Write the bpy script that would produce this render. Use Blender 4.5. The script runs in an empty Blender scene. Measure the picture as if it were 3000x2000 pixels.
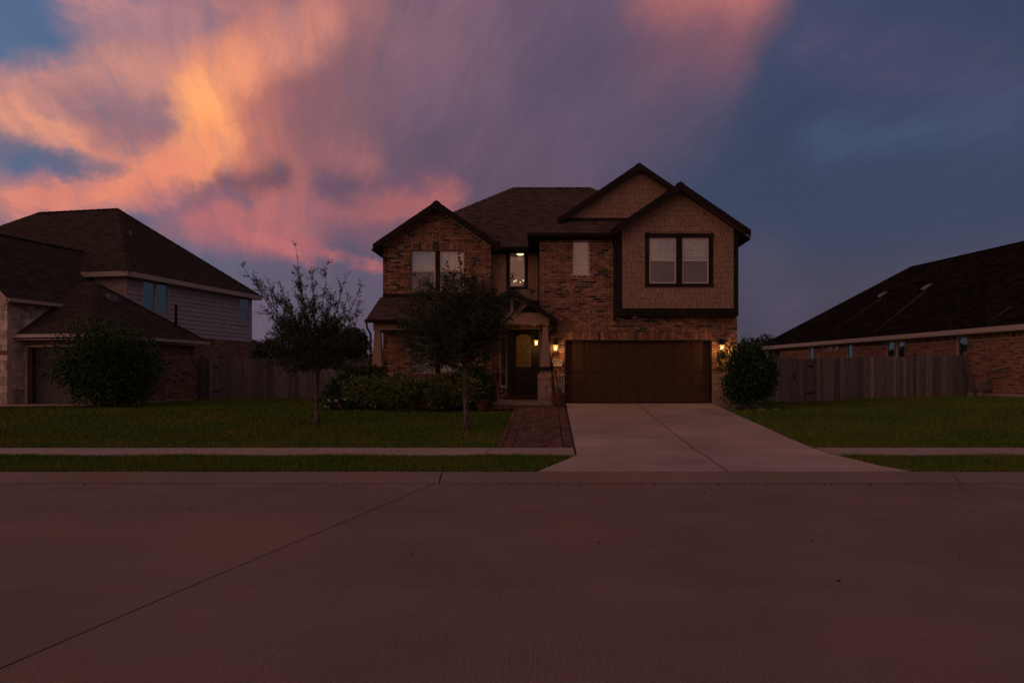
import bpy, math, random
import numpy as np
from mathutils import Vector, Matrix
random.seed(7); RNG = np.random.default_rng(11)
R = math.radians
S = bpy.context.scene
COL = S.collection

# ------------------------------------------------------------------ camera
FPX, CX, HY, CZ = 1568.0, 1260.0, 860.0, 1.65      # focal length and vanishing point of the photo (2352 px wide), eye height
cam_d = bpy.data.cameras.new('camera'); cam = bpy.data.objects.new('camera', cam_d); COL.objects.link(cam)
cam.location = (0, 0, CZ); cam.rotation_euler = (R(90), 0, 0)
cam_d.sensor_width = 36; cam_d.lens = 24
cam_d.shift_x = -(CX - 1176) / 2352; cam_d.shift_y = (HY - 784) / 2352
cam_d.clip_end = 3000; cam_d.clip_start = 0.05
S.camera = cam
S.render.engine = 'CYCLES'
S.cycles.max_bounces = 5; S.cycles.diffuse_bounces = 2; S.cycles.glossy_bounces = 2; S.cycles.transparent_max_bounces = 8
S.view_settings.view_transform = 'Standard'; S.view_settings.look = 'None'
S.view_settings.exposure = 0.0; S.view_settings.gamma = 1.0
S.view_settings.use_curve_mapping = False

def PX(x, Y): return (x - CX) * Y / FPX            # photo column -> metres on the plane at depth Y
def PZ(y, Y): return CZ + (HY - y) * Y / FPX

def lin(c):
    return tuple(((v / 255) / 12.92 if v / 255 <= 0.04045 else ((v / 255 + 0.055) / 1.055) ** 2.4) for v in c)

# ------------------------------------------------------------------ world: dusk sky with lit clouds
SUN_AZ, SUN_EL = R(-122), R(9)
W = bpy.data.worlds.new('World'); S.world = W; W.use_nodes = True
W.cycles.sampling_method = 'NONE'      # a broad even sky: plain sampling is quicker
nt = W.node_tree; nt.nodes.clear()
def N(t, **kw):
    n = nt.nodes.new(t)
    for k, v in kw.items(): setattr(n, k, v)
    return n
def L(a, b): nt.links.new(a, b)
def setin(sock, v):
    if hasattr(v, 'is_linked'): L(v, sock)
    else: sock.default_value = v
def M(op, a, b=0.0, c=None, clamp=False):
    n = N('ShaderNodeMath', operation=op); n.use_clamp = clamp
    setin(n.inputs[0], a); setin(n.inputs[1], b)
    if c is not None: setin(n.inputs[2], c)
    return n.outputs[0]
def VM(op, a, b=(0, 0, 0), scale=None):
    n = N('ShaderNodeVectorMath', operation=op)
    setin(n.inputs[0], a)
    if op not in ('LENGTH', 'NORMALIZE', 'SCALE'): setin(n.inputs[1], b)
    if scale is not None: setin(n.inputs[3], scale)
    return n.outputs['Value'] if op in ('LENGTH', 'DOT_PRODUCT', 'DISTANCE') else n.outputs['Vector']
def MIXC(f, a, b):
    n = N('ShaderNodeMix', data_type='RGBA'); n.clamp_factor = True
    setin(n.inputs[0], f)
    for s, v in ((n.inputs[6], a), (n.inputs[7], b)):
        if hasattr(v, 'is_linked'): L(v, s)
        else: s.default_value = (*v, 1)
    return n.outputs[2]
def SMOOTH(v, a, b):
    n = N('ShaderNodeMapRange', interpolation_type='SMOOTHSTEP')
    setin(n.inputs[0], v); n.inputs[1].default_value = a; n.inputs[2].default_value = b
    return n.outputs[0]
def NOISE(vec, scale, detail=5, rough=0.55, dist=0.0):
    n = N('ShaderNodeTexNoise'); setin(n.inputs['Vector'], vec)
    n.inputs['Scale'].default_value = scale; n.inputs['Detail'].default_value = detail
    n.inputs['Roughness'].default_value = rough; n.inputs['Distortion'].default_value = dist
    return n
tc = N('ShaderNodeTexCoord'); d = VM('NORMALIZE', tc.outputs['Generated'])
sx = N('ShaderNodeSeparateXYZ'); L(d, sx.inputs[0]); dx, dy, dz = sx.outputs
az = M('ARCTAN2', dx, dy); el = M('ARCSINE', dz)
cmb = N('ShaderNodeCombineXYZ'); L(az, cmb.inputs[0]); L(el, cmb.inputs[1]); p = cmb.outputs[0]
w1 = VM('SCALE', VM('SUBTRACT', NOISE(d, 3.2, 3, 0.6).outputs['Color'], (0.5, 0.5, 0.5)), scale=0.036)
w2 = VM('SCALE', VM('SUBTRACT', NOISE(d, 13, 4, 0.68).outputs['Color'], (0.5, 0.5, 0.5)), scale=0.05)
q = VM('ADD', p, VM('ADD', w1, w2))
# long streaks running with the wind
mp = N('ShaderNodeMapping'); mp.inputs['Rotation'].default_value = (0, 0, R(-12)); mp.inputs['Scale'].default_value = (3.0, 17, 3); L(q, mp.inputs[0])
streak = NOISE(mp.outputs[0], 1.6, 6, 0.70, 0.4).outputs['Fac']
mp2 = N('ShaderNodeMapping'); mp2.inputs['Rotation'].default_value = (0, 0, R(28)); mp2.inputs['Scale'].default_value = (20, 8, 3); L(q, mp2.inputs[0])
fine = NOISE(mp2.outputs[0], 1.7, 4, 0.65, 0.0).outputs['Fac']
soft = NOISE(d, 5.0, 5, 0.62).outputs['Fac']
# clear sky
sky = N('ShaderNodeTexSky', sky_type='NISHITA'); sky.sun_disc = False
sky.sun_elevation = R(1.5); sky.sun_rotation = SUN_AZ % (2 * math.pi); sky.air_density = 1.4; sky.dust_density = 2.0
skyv = VM('SCALE', sky.outputs[0], scale=0.10)
horL, horR = lin((104, 92, 110)), lin((70, 67, 85))
topL, topR = lin((84, 108, 144)), lin((62, 72, 102))
side = SMOOTH(az, R(-34), R(12))
clear = MIXC(SMOOTH(el, R(3), R(17)), MIXC(side, horL, horR), MIXC(side, topL, topR))
clear = MIXC(SMOOTH(M('MULTIPLY', M('SINE', M('MULTIPLY', el, 1.0)), side), 0.12, 0.22), clear, lin((57, 68, 96)))
clear = MIXC(SMOOTH(el, R(24), R(36)), clear, lin((76, 86, 118)))
clear = MIXC(0.06, clear, skyv)
def pxdir(x, y):
    v = Vector(((x - CX) / FPX, 1, (HY - y) / FPX)).normalized()
    return math.atan2(v.x, v.y), math.asin(v.z)
# the clouds beyond the frame: the same veil goes on overhead and behind, redder towards the set sun
veil = M('ADD', M('MULTIPLY', soft, 0.75), M('MULTIPLY', streak, 0.35))
toward = M('MULTIPLY_ADD', VM('DOT_PRODUCT', d, (math.sin(SUN_AZ), math.cos(SUN_AZ), 0.15)), 0.5, 0.5)
vcol = MIXC(SMOOTH(toward, 0.30, 0.95), lin((120, 94, 100)), lin((188, 130, 108)))
out_of_view = M('MAXIMUM', SMOOTH(el, R(27), R(42)), SMOOTH(M('MULTIPLY', dy, -1.0), -0.62, -0.1))
col = MIXC(M('MULTIPLY', SMOOTH(veil, 0.36, 0.60), M('MULTIPLY', out_of_view, 0.92)), clear, vcol)
STROKES = [  # (x0,y0,x1,y1, width, colour, strength, which texture breaks it up)
 (800, 200, 1080, 330, 250, (112, 88, 106), 1.0, soft), (1000, 40, 1430, 60, 165, (116, 91, 112), .95, soft), (1150, 250, 1350, 200, 190, (98, 83, 105), .55, soft),
 (720, 420, 1200, 480, 120, (98, 80, 100), .85, soft), (640, 60, 1000, 60, 110, (140, 104, 116), .7, soft),
 (190, 5, 330, 45, 40, (190, 132, 132), .85, streak), (430, 20, 560, 20, 42, (176, 120, 122), .85, streak),
 (270, 125, 430, 95, 48, (152, 118, 132), .95, streak), (330, 180, 470, 150, 62, (182, 126, 124), .95, soft),
 (600, 110, 780, 10, 60, (186, 120, 114), .9, fine), (300, 170, 400, 200, 46, (208, 142, 124), .95, fine),
 (110, 205, 330, 185, 38, (196, 136, 128), 1.0, streak), (30, 262, 200, 262, 42, (206, 140, 126), 1.0, streak),
 (170, 275, 400, 300, 50, (150, 112, 122), .95, streak), (0, 232, 60, 250, 36, (204, 138, 126), .95, streak),
 (40, 275, 240, 355, 32, (222, 148, 124), 1.0, streak), (240, 355, 420, 395, 34, (214, 138, 120), 1.0, streak),
 (250, 310, 400, 350, 30, (152, 108, 116), .8, streak),
 (60, 470, 280, 432, 34, (212, 130, 114), 1.0, streak), (280, 432, 450, 395, 34, (234, 142, 112), 1.0, streak),
 (640, 230, 640, 400, 90, (168, 102, 100), .95, fine), (560, 230, 580, 380, 60, (206, 124, 104), .95, fine), (500, 460, 800, 390, 50, (194, 114, 104), .95, soft), (640, 480, 800, 500, 34, (168, 102, 106), .9, streak), (820, 530, 960, 560, 20, (128, 90, 106), .8, streak),
 (760, 150, 760, 330, 105, (132, 94, 104), .85, fine), (740, 45, 630, 90, 40, (204, 132, 118), .9, fine), (640, 90, 520, 165, 40, (216, 138, 118), .9, fine), (530, 155, 462, 235, 42, (238, 152, 114), .95, fine),
 (458, 225, 472, 300, 36, (254, 168, 112), 1.0, fine), (470, 295, 478, 345, 32, (255, 166, 106), 1.0, fine), (476, 335, 440, 410, 36, (240, 150, 110), 1.0, fine),
 (430, 400, 330, 440, 30, (232, 138, 112), .95, streak), 
 (530, 436, 640, 412, 24, (96, 76, 92), 1.15, soft), (750, 430, 850, 440, 30, (98, 80, 102), .9, soft), 
 (470, 500, 640, 500, 30, (188, 108, 106), .95, streak), (860, 478, 1010, 448, 32, (160, 98, 102), .95, streak),
 (380, 500, 700, 505, 38, (170, 106, 110), .8, soft), (480, 545, 700, 560, 26, (170, 104, 112), .8, soft), (420, 468, 560, 462, 17, (112, 92, 112), .8, soft), (560, 545, 660, 560, 18, (186, 108, 110), .9, streak), (680, 548, 880, 608, 11, (168, 100, 106), .9, streak),
 
 (1540, 5, 1710, -30, 66, (184, 111, 108), 1.0, soft), (1510, 140, 1640, 110, 60, (136, 90, 100), .95, soft),
 (1330, 180, 1520, 220, 120, (90, 79, 102), .7, soft), (1860, 90, 2260, 190, 60, (78, 76, 106), .6, streak),
 (1740, 600, 1800, 700, 60, (82, 76, 96), .6, soft), (1900, 330, 2300, 270, 40, (70, 82, 110), .7, streak), 
 (-220, 230, -700, 260, 60, (196, 130, 122), .9, streak), (20, 330, 140, 372, 20, (86, 100, 128), .9, soft), (150, 378, 270, 395, 14, (104, 102, 126), .8, soft), (-120, 440, -600, 480, 60, (214, 136, 116), .9, streak),
]
MODS = {streak: M('MULTIPLY_ADD', streak, 3.0, -0.5), soft: M('MULTIPLY_ADD', soft, 1.3, 0.3), fine: M('MULTIPLY_ADD', fine, 0.9, 0.52)}
prev = soft
for (x0, y0, x1, y1, wd, c, st, tex) in STROKES:
    a, b = pxdir(x0, y0), pxdir(x1, y1)
    ba = (b[0] - a[0], b[1] - a[1], 0); bb = ba[0] ** 2 + ba[1] ** 2
    h = M('MULTIPLY_ADD', prev, 1e-7, VM('DOT_PRODUCT', q, (ba[0] / bb, ba[1] / bb, 0)))      # prev keeps the strokes in order
    h = M('SUBTRACT', h, (a[0] * ba[0] + a[1] * ba[1]) / bb, clamp=True)
    cp = N('ShaderNodeVectorMath', operation='MULTIPLY_ADD'); L(h, cp.inputs[0]); cp.inputs[1].default_value = ba; cp.inputs[2].default_value = (a[0], a[1], 0)
    g = N('ShaderNodeMapRange', interpolation_type='SMOOTHSTEP'); L(VM('DISTANCE', q, cp.outputs[0]), g.inputs[0])
    g.inputs[1].default_value = wd * 2.1 / FPX; g.inputs[2].default_value = wd * 0.12 / FPX; g.inputs[4].default_value = min(st, 1.0) * 0.95
    prev = M('MULTIPLY', g.outputs[0], MODS[tex]); col = MIXC(prev, col, lin(c))
# cirrus filaments that fan out of the brightest knot
kc = pxdir(640, 1000); kv = VM('SUBTRACT', q, (kc[0], kc[1], 0)); ks = N('ShaderNodeSeparateXYZ'); L(kv, ks.inputs[0])
kang = M('ARCTAN2', ks.outputs[1], ks.outputs[0]); krad = M('LOGARITHM', M('ADD', VM('LENGTH', kv), 0.05), 2.71828)
kq = N('ShaderNodeCombineXYZ'); L(M('MULTIPLY', kang, 9.0), kq.inputs[0]); L(M('MULTIPLY', krad, 2.2), kq.inputs[1]); L(M('MULTIPLY', dz, 3.0), kq.inputs[2])
fil = NOISE(kq.outputs[0], 1.5, 5, 0.70, 0.35).outputs['Fac']
fstr = M('MULTIPLY_ADD', side, -0.12, 0.24)
col = MIXC(M('MULTIPLY', SMOOTH(fil, 0.50, 0.32), fstr), col, clear)
hil = N('ShaderNodeMix', data_type='RGBA', blend_type='MULTIPLY'); hil.inputs[0].default_value = 1.0; L(col, hil.inputs[6])
L(MIXC(SMOOTH(fil, 0.45, 0.72), (1, 1, 1), (1.13, 1.10, 1.08)), hil.inputs[7]); col = hil.outputs[2]
bg = N('ShaderNodeBackground'); L(col, bg.inputs[0]); bg.inputs[1].default_value = 1.0
wo = N('ShaderNodeOutputWorld'); L(bg.outputs[0], wo.inputs[0])

# the afterglow of the set sun: very low, very broad
sl = bpy.data.lights.new('sun', 'SUN'); sl.energy = 0.32; sl.angle = R(40); sl.color = (1.0, 0.60, 0.44)
sun = bpy.data.objects.new('sun', sl); COL.objects.link(sun)
sd = Vector((math.sin(SUN_AZ) * math.cos(SUN_EL), math.cos(SUN_AZ) * math.cos(SUN_EL), math.sin(SUN_EL)))
sun.rotation_euler = sd.to_track_quat('Z', 'Y').to_euler(); sun.location = (-20, -20, 20)

# ------------------------------------------------------------------ materials
def mat(name, base, rough=0.8, metal=0.0, build=None, spec=0.3):
    m = bpy.data.materials.new(name); m.use_nodes = True
    t = m.node_tree; b = t.nodes['Principled BSDF']
    b.inputs['Base Color'].default_value = (*base, 1); b.inputs['Roughness'].default_value = rough
    b.inputs['Metallic'].default_value = metal; b.inputs['Specular IOR Level'].default_value = spec
    if build: build(t, b, base)
    return m
def nn(t, typ, **kw):
    n = t.nodes.new(typ)
    for k, v in kw.items():
        if isinstance(k, str) and k in n.inputs: n.inputs[k].default_value = v
        else: setattr(n, k, v)
    return n
def coords(t, kind='Object', scale=(1, 1, 1), rot=(0, 0, 0)):
    c = t.nodes.new('ShaderNodeTexCoord'); m = t.nodes.new('ShaderNodeMapping')
    m.inputs['Scale'].default_value = scale; m.inputs['Rotation'].default_value = rot
    if kind == 'World':
        g = t.nodes.new('ShaderNodeNewGeometry'); t.links.new(g.outputs['Position'], m.inputs[0])
    else: t.links.new(c.outputs[kind], m.inputs[0])
    return m.outputs[0]
def noise(t, vec, scale, detail=4, rough=0.55):
    n = t.nodes.new('ShaderNodeTexNoise'); t.links.new(vec, n.inputs['Vector'])
    n.inputs['Scale'].default_value = scale; n.inputs['Detail'].default_value = detail; n.inputs['Roughness'].default_value = rough
    return n.outputs['Fac']
def ramp(t, fac, stops, interp='LINEAR'):
    r = t.nodes.new('ShaderNodeValToRGB'); e = r.color_ramp.elements; r.color_ramp.interpolation = interp
    while len(e) < len(stops): e.new(0.5)
    for i, (pos, c) in enumerate(stops): e[i].position = pos; e[i].color = (*c, 1)
    t.links.new(fac, r.inputs[0]); return r.outputs[0]
def mixc(t, fac, a, b, blend='MIX'):
    n = t.nodes.new('ShaderNodeMix'); n.data_type = 'RGBA'; n.blend_type = blend
    for s, v in ((n.inputs[0], fac), (n.inputs[6], a), (n.inputs[7], b)):
        if hasattr(v, 'is_linked'): t.links.new(v, s)
        elif isinstance(v, (int, float)): s.default_value = v
        else: s.default_value = (*v, 1)
    return n.outputs[2]
def mth(t, op, a, b=0.0):
    n = t.nodes.new('ShaderNodeMath'); n.operation = op
    for s, v in ((n.inputs[0], a), (n.inputs[1], b)):
        if hasattr(v, 'is_linked'): t.links.new(v, s)
        else: s.default_value = v
    return n.outputs[0]
def bump(t, b, h, strength=0.3, dist=0.02):
    n = t.nodes.new('ShaderNodeBump'); n.inputs['Strength'].default_value = strength; n.inputs['Distance'].default_value = dist
    t.links.new(h, n.inputs['Height']); t.links.new(n.outputs[0], b.inputs['Normal'])
def rnd(t):                    # one random number per piece, whether it is an object or an island of a joined mesh
    o = t.nodes.new('ShaderNodeObjectInfo'); g = t.nodes.new('ShaderNodeNewGeometry')
    return mth(t, 'FRACT', mth(t, 'ADD', mth(t, 'MULTIPLY', o.outputs['Random'], 7.31), mth(t, 'MULTIPLY', g.outputs['Random Per Island'], 5.77)))
def rnd2(t, r, k): return mth(t, 'FRACT', mth(t, 'MULTIPLY', r, k))
def m_varied(stops, nscale=6.0, amount=0.35, bumpk=0.2, interp='LINEAR', stretch=(1, 1, 1)):
    def f(t, b, base):
        r = rnd(t); c = ramp(t, r, stops, interp)
        n = noise(t, coords(t, 'World', stretch), nscale, 5)
        c = mixc(t, amount, c, mixc(t, 1.0, c, ramp(t, n, [(0.3, (0.35, 0.35, 0.35)), (0.7, (1.5, 1.5, 1.5))]), 'MULTIPLY'))
        t.links.new(c, b.inputs['Base Color'])
        if bumpk: bump(t, b, noise(t, coords(t, 'World', stretch), nscale * 6, 4), bumpk, 0.01)
    return f
def m_noise(c1, c2, scale=4.0, bumpk=0.15, stretch=(1, 1, 1), bscale=40, detail=5, bdist=0.01):
    def f(t, b, base):
        n = noise(t, coords(t, 'World', stretch), scale, detail)
        t.links.new(ramp(t, n, [(0.32, c1), (0.68, c2)]), b.inputs['Base Color'])
        if bumpk: bump(t, b, noise(t, coords(t, 'World', stretch), bscale, 3), bumpk, bdist)
    return f
def brick_build(dark, mids):
    def f(t, b, base):
        r = rnd(t); n = len(mids)
        stops = [(0.0, dark)] + [(0.09 + 0.91 * i / n, c) for i, c in enumerate(mids)]
        c = ramp(t, r, stops, 'CONSTANT')
        v = noise(t, coords(t, 'World', (1, 1, 1.6)), 9, 6, 0.7)
        c = mixc(t, ramp(t, v, [(0.52, (0, 0, 0)), (0.66, (0.75, 0.75, 0.75))]), c, (0.42, 0.27, 0.17))
        v2 = noise(t, coords(t, 'World', (3.5, 3.5, 1.0)), 9, 4, 0.6)
        c = mixc(t, 0.75, c, mixc(t, 1.0, c, ramp(t, v2, [(0.34, (0.22, 0.2, 0.2)), (0.62, (1.35, 1.35, 1.35))]), 'MULTIPLY'))
        isdark = mth(t, 'LESS_THAN', r, 0.09)
        c = mixc(t, mth(t, 'MULTIPLY', isdark, 0.9), c, dark)
        t.links.new(c, b.inputs['Base Color'])
        bump(t, b, noise(t, coords(t, 'World'), 60, 3), 0.4, 0.006)
    return f
MT = {}
MT['brick'] = mat('brick', (.25, .12, .08), .85, build=brick_build((.026, .020, .018), [(.195, .074, .045), (.255, .108, .062), (.155, .054, .035), (.32, .16, .095), (.21, .085, .052), (.125, .043, .03)]))
MT['brick_far'] = mat('brick_plum', (.2, .1, .08), .85, build=brick_build((.03, .02, .02), [(.17, .075, .055), (.20, .095, .065), (.14, .06, .045), (.24, .13, .09)]))
MT['brick_red'] = mat('brick_red', (.25, .12, .08), .85, build=brick_build((.05, .028, .024), [(.20, .068, .043), (.25, .10, .062), (.155, .05, .034), (.29, .13, .086)]))
MT['mortar'] = mat('mortar', (.48, .40, .32), .95, build=m_noise((.42, .35, .28), (.53, .45, .37), 8, .2))
MT['shake'] = mat('shake', (.25, .16, .125), .8, build=m_varied([(0, (.275, .178, .130)), (.5, (.30, .196, .144)), (1, (.32, .211, .157))], 8, .15, .25, stretch=(6, 6, 1)))
MT['taupe'] = mat('taupe_paint', (.29, .19, .145), .7, build=m_noise((.27, .175, .13), (.31, .205, .155), 3, .05))
MT['trim'] = mat('dark_trim', (.02, .016, .015), .7, build=m_noise((.015, .012, .011), (.025, .019, .017), 3, .05), spec=.1)
MT['shingle'] = mat('roof_shingle', (.09, .06, .055), .95, spec=0.0, build=m_varied([(0, (.060, .044, .040)), (.5, (.080, .058, .052)), (1, (.104, .076, .068))], 14, .2, .5))
MT['shingle2'] = mat('roof_shingle_far', (.07, .06, .055), .95, spec=0.0, build=m_varied([(0, (.042, .034, .030)), (.5, (.054, .044, .038)), (1, (.068, .055, .047))], 8, .2, .5))
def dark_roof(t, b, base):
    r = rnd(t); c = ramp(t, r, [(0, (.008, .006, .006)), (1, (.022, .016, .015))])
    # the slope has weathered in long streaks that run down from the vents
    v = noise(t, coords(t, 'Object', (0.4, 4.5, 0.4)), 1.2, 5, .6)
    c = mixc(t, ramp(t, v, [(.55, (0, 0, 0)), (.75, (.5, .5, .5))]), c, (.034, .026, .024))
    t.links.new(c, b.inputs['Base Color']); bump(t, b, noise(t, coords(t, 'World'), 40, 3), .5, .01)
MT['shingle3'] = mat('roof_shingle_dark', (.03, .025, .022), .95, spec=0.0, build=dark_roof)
MT['streak'] = mat('roof_pale_streak', (.06, .05, .045), .95, build=m_noise((.010, .008, .007), (.05, .04, .037), 9, .4))
MT['vinyl'] = mat('window_vinyl', (.58, .50, .47), .5)
MT['white'] = mat('white_paint', (.60, .56, .55), .6, build=m_noise((.54, .5, .49), (.64, .6, .59), 4, .05))
MT['lightpaint'] = mat('beige_paint', (.42, .34, .30), .7, build=m_noise((.38, .31, .27), (.45, .37, .33), 4, .05))
MT['blind'] = mat('blind_slat', (.80, .79, .77), .6)
MT['garage'] = mat('garage_door_paint', (.07, .036, .023), .6, spec=.15, build=m_noise((.060, .031, .020), (.080, .042, .027), 5, .15, (8, 1, .6)))
MT['garage2'] = mat('grey_door_paint', (.055, .048, .048), .6, build=m_noise((.05, .043, .043), (.065, .056, .056), 5, .1))
MT['doorwood'] = mat('dark_door', (.018, .011, .009), .4, build=m_noise((.012, .008, .007), (.026, .016, .012), 6, .1, (6, 6, .6)))
MT['iron'] = mat('black_iron', (.012, .011, .011), .5, .4)
MT['stone'] = mat('limestone', (.36, .27, .20), .95, build=m_varied([(0, (.27, .19, .135)), (.5, (.36, .26, .19)), (1, (.45, .34, .25))], 5, .6, .8))
MT['stone2'] = mat('pale_limestone', (.5, .42, .37), .95, build=m_varied([(0, (.40, .33, .29)), (.15, (.30, .24, .21)), (.3, (.50, .42, .37)), (1, (.60, .50, .44))], 5, .6, .8))
def concrete(c1, c2, stain, bscale=90):
    def f(t, b, base):
        v = coords(t, 'World')
        c = ramp(t, noise(t, v, .55, 6, .6), [(.3, c1), (.7, c2)])
        c = mixc(t, ramp(t, noise(t, coords(t, 'World', (1, 1, 1), (0, 0, .5)), .38, 5, .6), [(.5, (0, 0, 0)), (.72, (.75, .75, .75))]), c, stain)
        g = noise(t, v, 55, 3, .7)
        c = mixc(t, .5, c, mixc(t, 1.0, c, ramp(t, g, [(.3, (.62, .62, .62)), (.7, (1.35, 1.35, 1.35))]), 'MULTIPLY'))
        r = rnd(t); c = mixc(t, 1.0, c, ramp(t, r, [(0, (.94, .94, .94)), (1, (1.07, 1.06, 1.06))]), 'MULTIPLY')
        sp = noise(t, v, 4.5, 6, .75)
        c = mixc(t, ramp(t, sp, [(.66, (0, 0, 0)), (.76, (.55, .55, .55))]), c, (.07, .05, .045))
        t.links.new(c, b.inputs['Base Color'])
        # broom finish: short swirled grooves
        w = t.nodes.new('ShaderNodeVectorMath'); w.operation = 'ADD'
        wn = t.nodes.new('ShaderNodeTexNoise'); t.links.new(v, wn.inputs['Vector']); wn.inputs['Scale'].default_value = .9
        t.links.new(coords(t, 'World', (34, 5, 1), (0, 0, .25)), w.inputs[0]); 
        sc = t.nodes.new('ShaderNodeVectorMath'); sc.operation = 'SCALE'; sc.inputs[3].default_value = 9
        t.links.new(wn.outputs['Color'], sc.inputs[0]); t.links.new(sc.outputs[0], w.inputs[1])
        h = mth(t, 'ADD', noise(t, w.outputs[0], 1.6, 4, .65), mth(t, 'MULTIPLY', g, .5))
        bump(t, b, h, .9, .02)
    return f
MT['road'] = mat('road_concrete', (.2, .14, .125), .9, build=concrete((.152, .110, .100), (.215, .152, .136), (.245, .138, .092)))
MT['drive'] = mat('drive_concrete', (.4, .3, .28), .9, build=concrete((.27, .21, .19), (.44, .345, .315), (.40, .26, .20)))
MT['kerb'] = mat('kerb_concrete', (.30, .22, .2), .9, build=concrete((.165, .125, .115), (.215, .164, .150), (.20, .135, .10)))
MT['walk'] = mat('sidewalk_concrete', (.46, .37, .34), .9, build=concrete((.265, .208, .19), (.35, .28, .26), (.29, .215, .18)))
MT['joint'] = mat('joint_dirt', (.03, .024, .02), 1)
MT['paver'] = mat('clay_paver', (.18, .06, .05), .9, build=m_varied([(0, (.062, .024, .022)), (.45, (.10, .038, .032)), (.8, (.125, .050, .040)), (1, (.18, .09, .075))], 7, .5, .4))
MT['fence'] = mat('weathered_cedar', (.11, .09, .09), .95, build=m_varied([(0, (.085, .078, .077)), (.5, (.135, .124, .121)), (.85, (.175, .16, .156)), (1, (.26, .235, .225))], 3, .6, .6, stretch=(14, 14, 1)))
MT['siding'] = mat('lap_siding', (.30, .28, .30), .75, build=m_varied([(0, (.34, .33, .36)), (1, (.38, .365, .395))], 3, .2, .1))
def leafm(name, stops, trans=.25):
    def f(t, b, base):
        r = rnd(t); t.links.new(ramp(t, r, stops), b.inputs['Base Color'])
    m = mat(name, (.06, .1, .03), .6, build=f, spec=.25); return m
MT['leaf_oak'] = leafm('oak_leaf', [(0, (.012, .026, .008)), (.6, (.025, .046, .013)), (1, (.052, .075, .024))])
MT['leaf_hedge'] = leafm('hedge_leaf', [(0, (.036, .066, .016)), (.5, (.092, .138, .034)), (.85, (.165, .195, .052)), (1, (.30, .29, .10))])
MT['leaf_dark'] = leafm('shrub_leaf', [(0, (.010, .030, .008)), (.7, (.024, .056, .014)), (1, (.058, .095, .024))])
MT['leaf_bush'] = leafm('bush_leaf', [(0, (.012, .034, .007)), (.7, (.032, .075, .012)), (1, (.075, .125, .02))])
MT['leaf_far'] = leafm('far_leaf', [(0, (.018, .028, .014)), (1, (.05, .062, .03))])
MT['leaf_palm'] = leafm('cordyline_leaf', [(0, (.05, .03, .025)), (1, (.10, .07, .05))])
def grassm(t, b, base):
    r = rnd(t); c = ramp(t, r, [(0, (.042, .092, .010)), (.6, (.070, .142, .014)), (.94, (.10, .168, .02)), (1, (.20, .18, .055))])
    n = noise(t, coords(t, 'World'), .45, 6, .68)
    c = mixc(t, ramp(t, n, [(.42, (0, 0, 0)), (.66, (.85, .85, .85))]), c, (.150, .155, .03))
    t.links.new(c, b.inputs['Base Color'])
MT['grass'] = mat('grass_blade', (.07, .11, .02), .8, build=grassm, spec=.15)
MT['soil'] = mat('turf', (.05, .07, .018), 1, build=m_noise((.030, .052, .008), (.064, .088, .014), 5, .6, bscale=30, bdist=.03))
MT['mulch'] = mat('mulch', (.03, .02, .015), 1, build=m_noise((.015, .010, .008), (.055, .036, .026), 25, .9, bscale=50, bdist=.03))
MT['bark'] = mat('bark', (.12, .095, .085), .95, build=m_noise((.035, .027, .024), (.15, .122, .115), 14, .9, (1, 1, .45), 40, bdist=.02))
MT['terracotta'] = mat('terracotta', (.16, .055, .04), .8, build=m_noise((.075, .028, .021), (.12, .043, .031), 9, .2))
MT['gutter'] = mat('gutter_metal', (.018, .014, .013), .55, spec=.15)
MT['gutter_light'] = mat('gutter_beige', (.38, .31, .28), .5)
MT['metal'] = mat('grey_metal_and_muntin_shade', (.16, .155, .16), .5, .3)
MT['plaster'] = mat('interior_wall', (.50, .40, .30), .9)
MT['flower_red'] = mat('petal_red', (.35, .03, .04), .7)
MT['flower_white'] = mat('petal_white', (.7, .66, .66), .7)
MT['flower_orange'] = mat('petal_orange', (.55, .16, .03), .7)
MT['ink'] = mat('numeral_ink', (.015, .015, .018), .6)
MT['plaque'] = mat('plaque_face', (.60, .53, .50), .7, build=m_noise((.55, .48, .45), (.64, .57, .54), 12, .1))
def glass(name, tint, gloss, rough=.02, gcol=(1, 1, 1)):
    m = bpy.data.materials.new(name); m.use_nodes = True; t = m.node_tree; t.nodes.clear()
    o = nn(t, 'ShaderNodeOutputMaterial'); mx = nn(t, 'ShaderNodeMixShader'); tr = nn(t, 'ShaderNodeBsdfTransparent'); gl = nn(t, 'ShaderNodeBsdfGlossy')
    tr.inputs[0].default_value = (*tint, 1); gl.inputs[0].default_value = (*gcol, 1); gl.inputs['Roughness'].default_value = rough
    mx.inputs[0].default_value = gloss
    t.links.new(tr.outputs[0], mx.inputs[1]); t.links.new(gl.outputs[0], mx.inputs[2]); t.links.new(mx.outputs[0], o.inputs[0])
    return m
MT['glass'] = glass('window_glass', (.86, .90, .90), .17)
MT['glass_screen'] = glass('screened_glass', (.48, .48, .52), .12, .06)
MT['glass_teal'] = glass('sky_tint_glass', (.10, .22, .26), .34, .03, (.62, .95, 1.0))  # the teal of the reflected sky is put into the glass colour
MT['glass_door'] = glass('seeded_glass', (.92, .76, .46), .05, .15)
def emit(name, c, s):
    m = bpy.data.materials.new(name); m.use_nodes = True; t = m.node_tree; t.nodes.clear()
    o = nn(t, 'ShaderNodeOutputMaterial'); e = nn(t, 'ShaderNodeEmission'); e.inputs[0].default_value = (*c, 1); e.inputs[1].default_value = s
    t.links.new(e.outputs[0], o.inputs[0]); return m
MT['bulb'] = emit('lamp_bulb', (1, .74, .36), 7)
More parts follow.
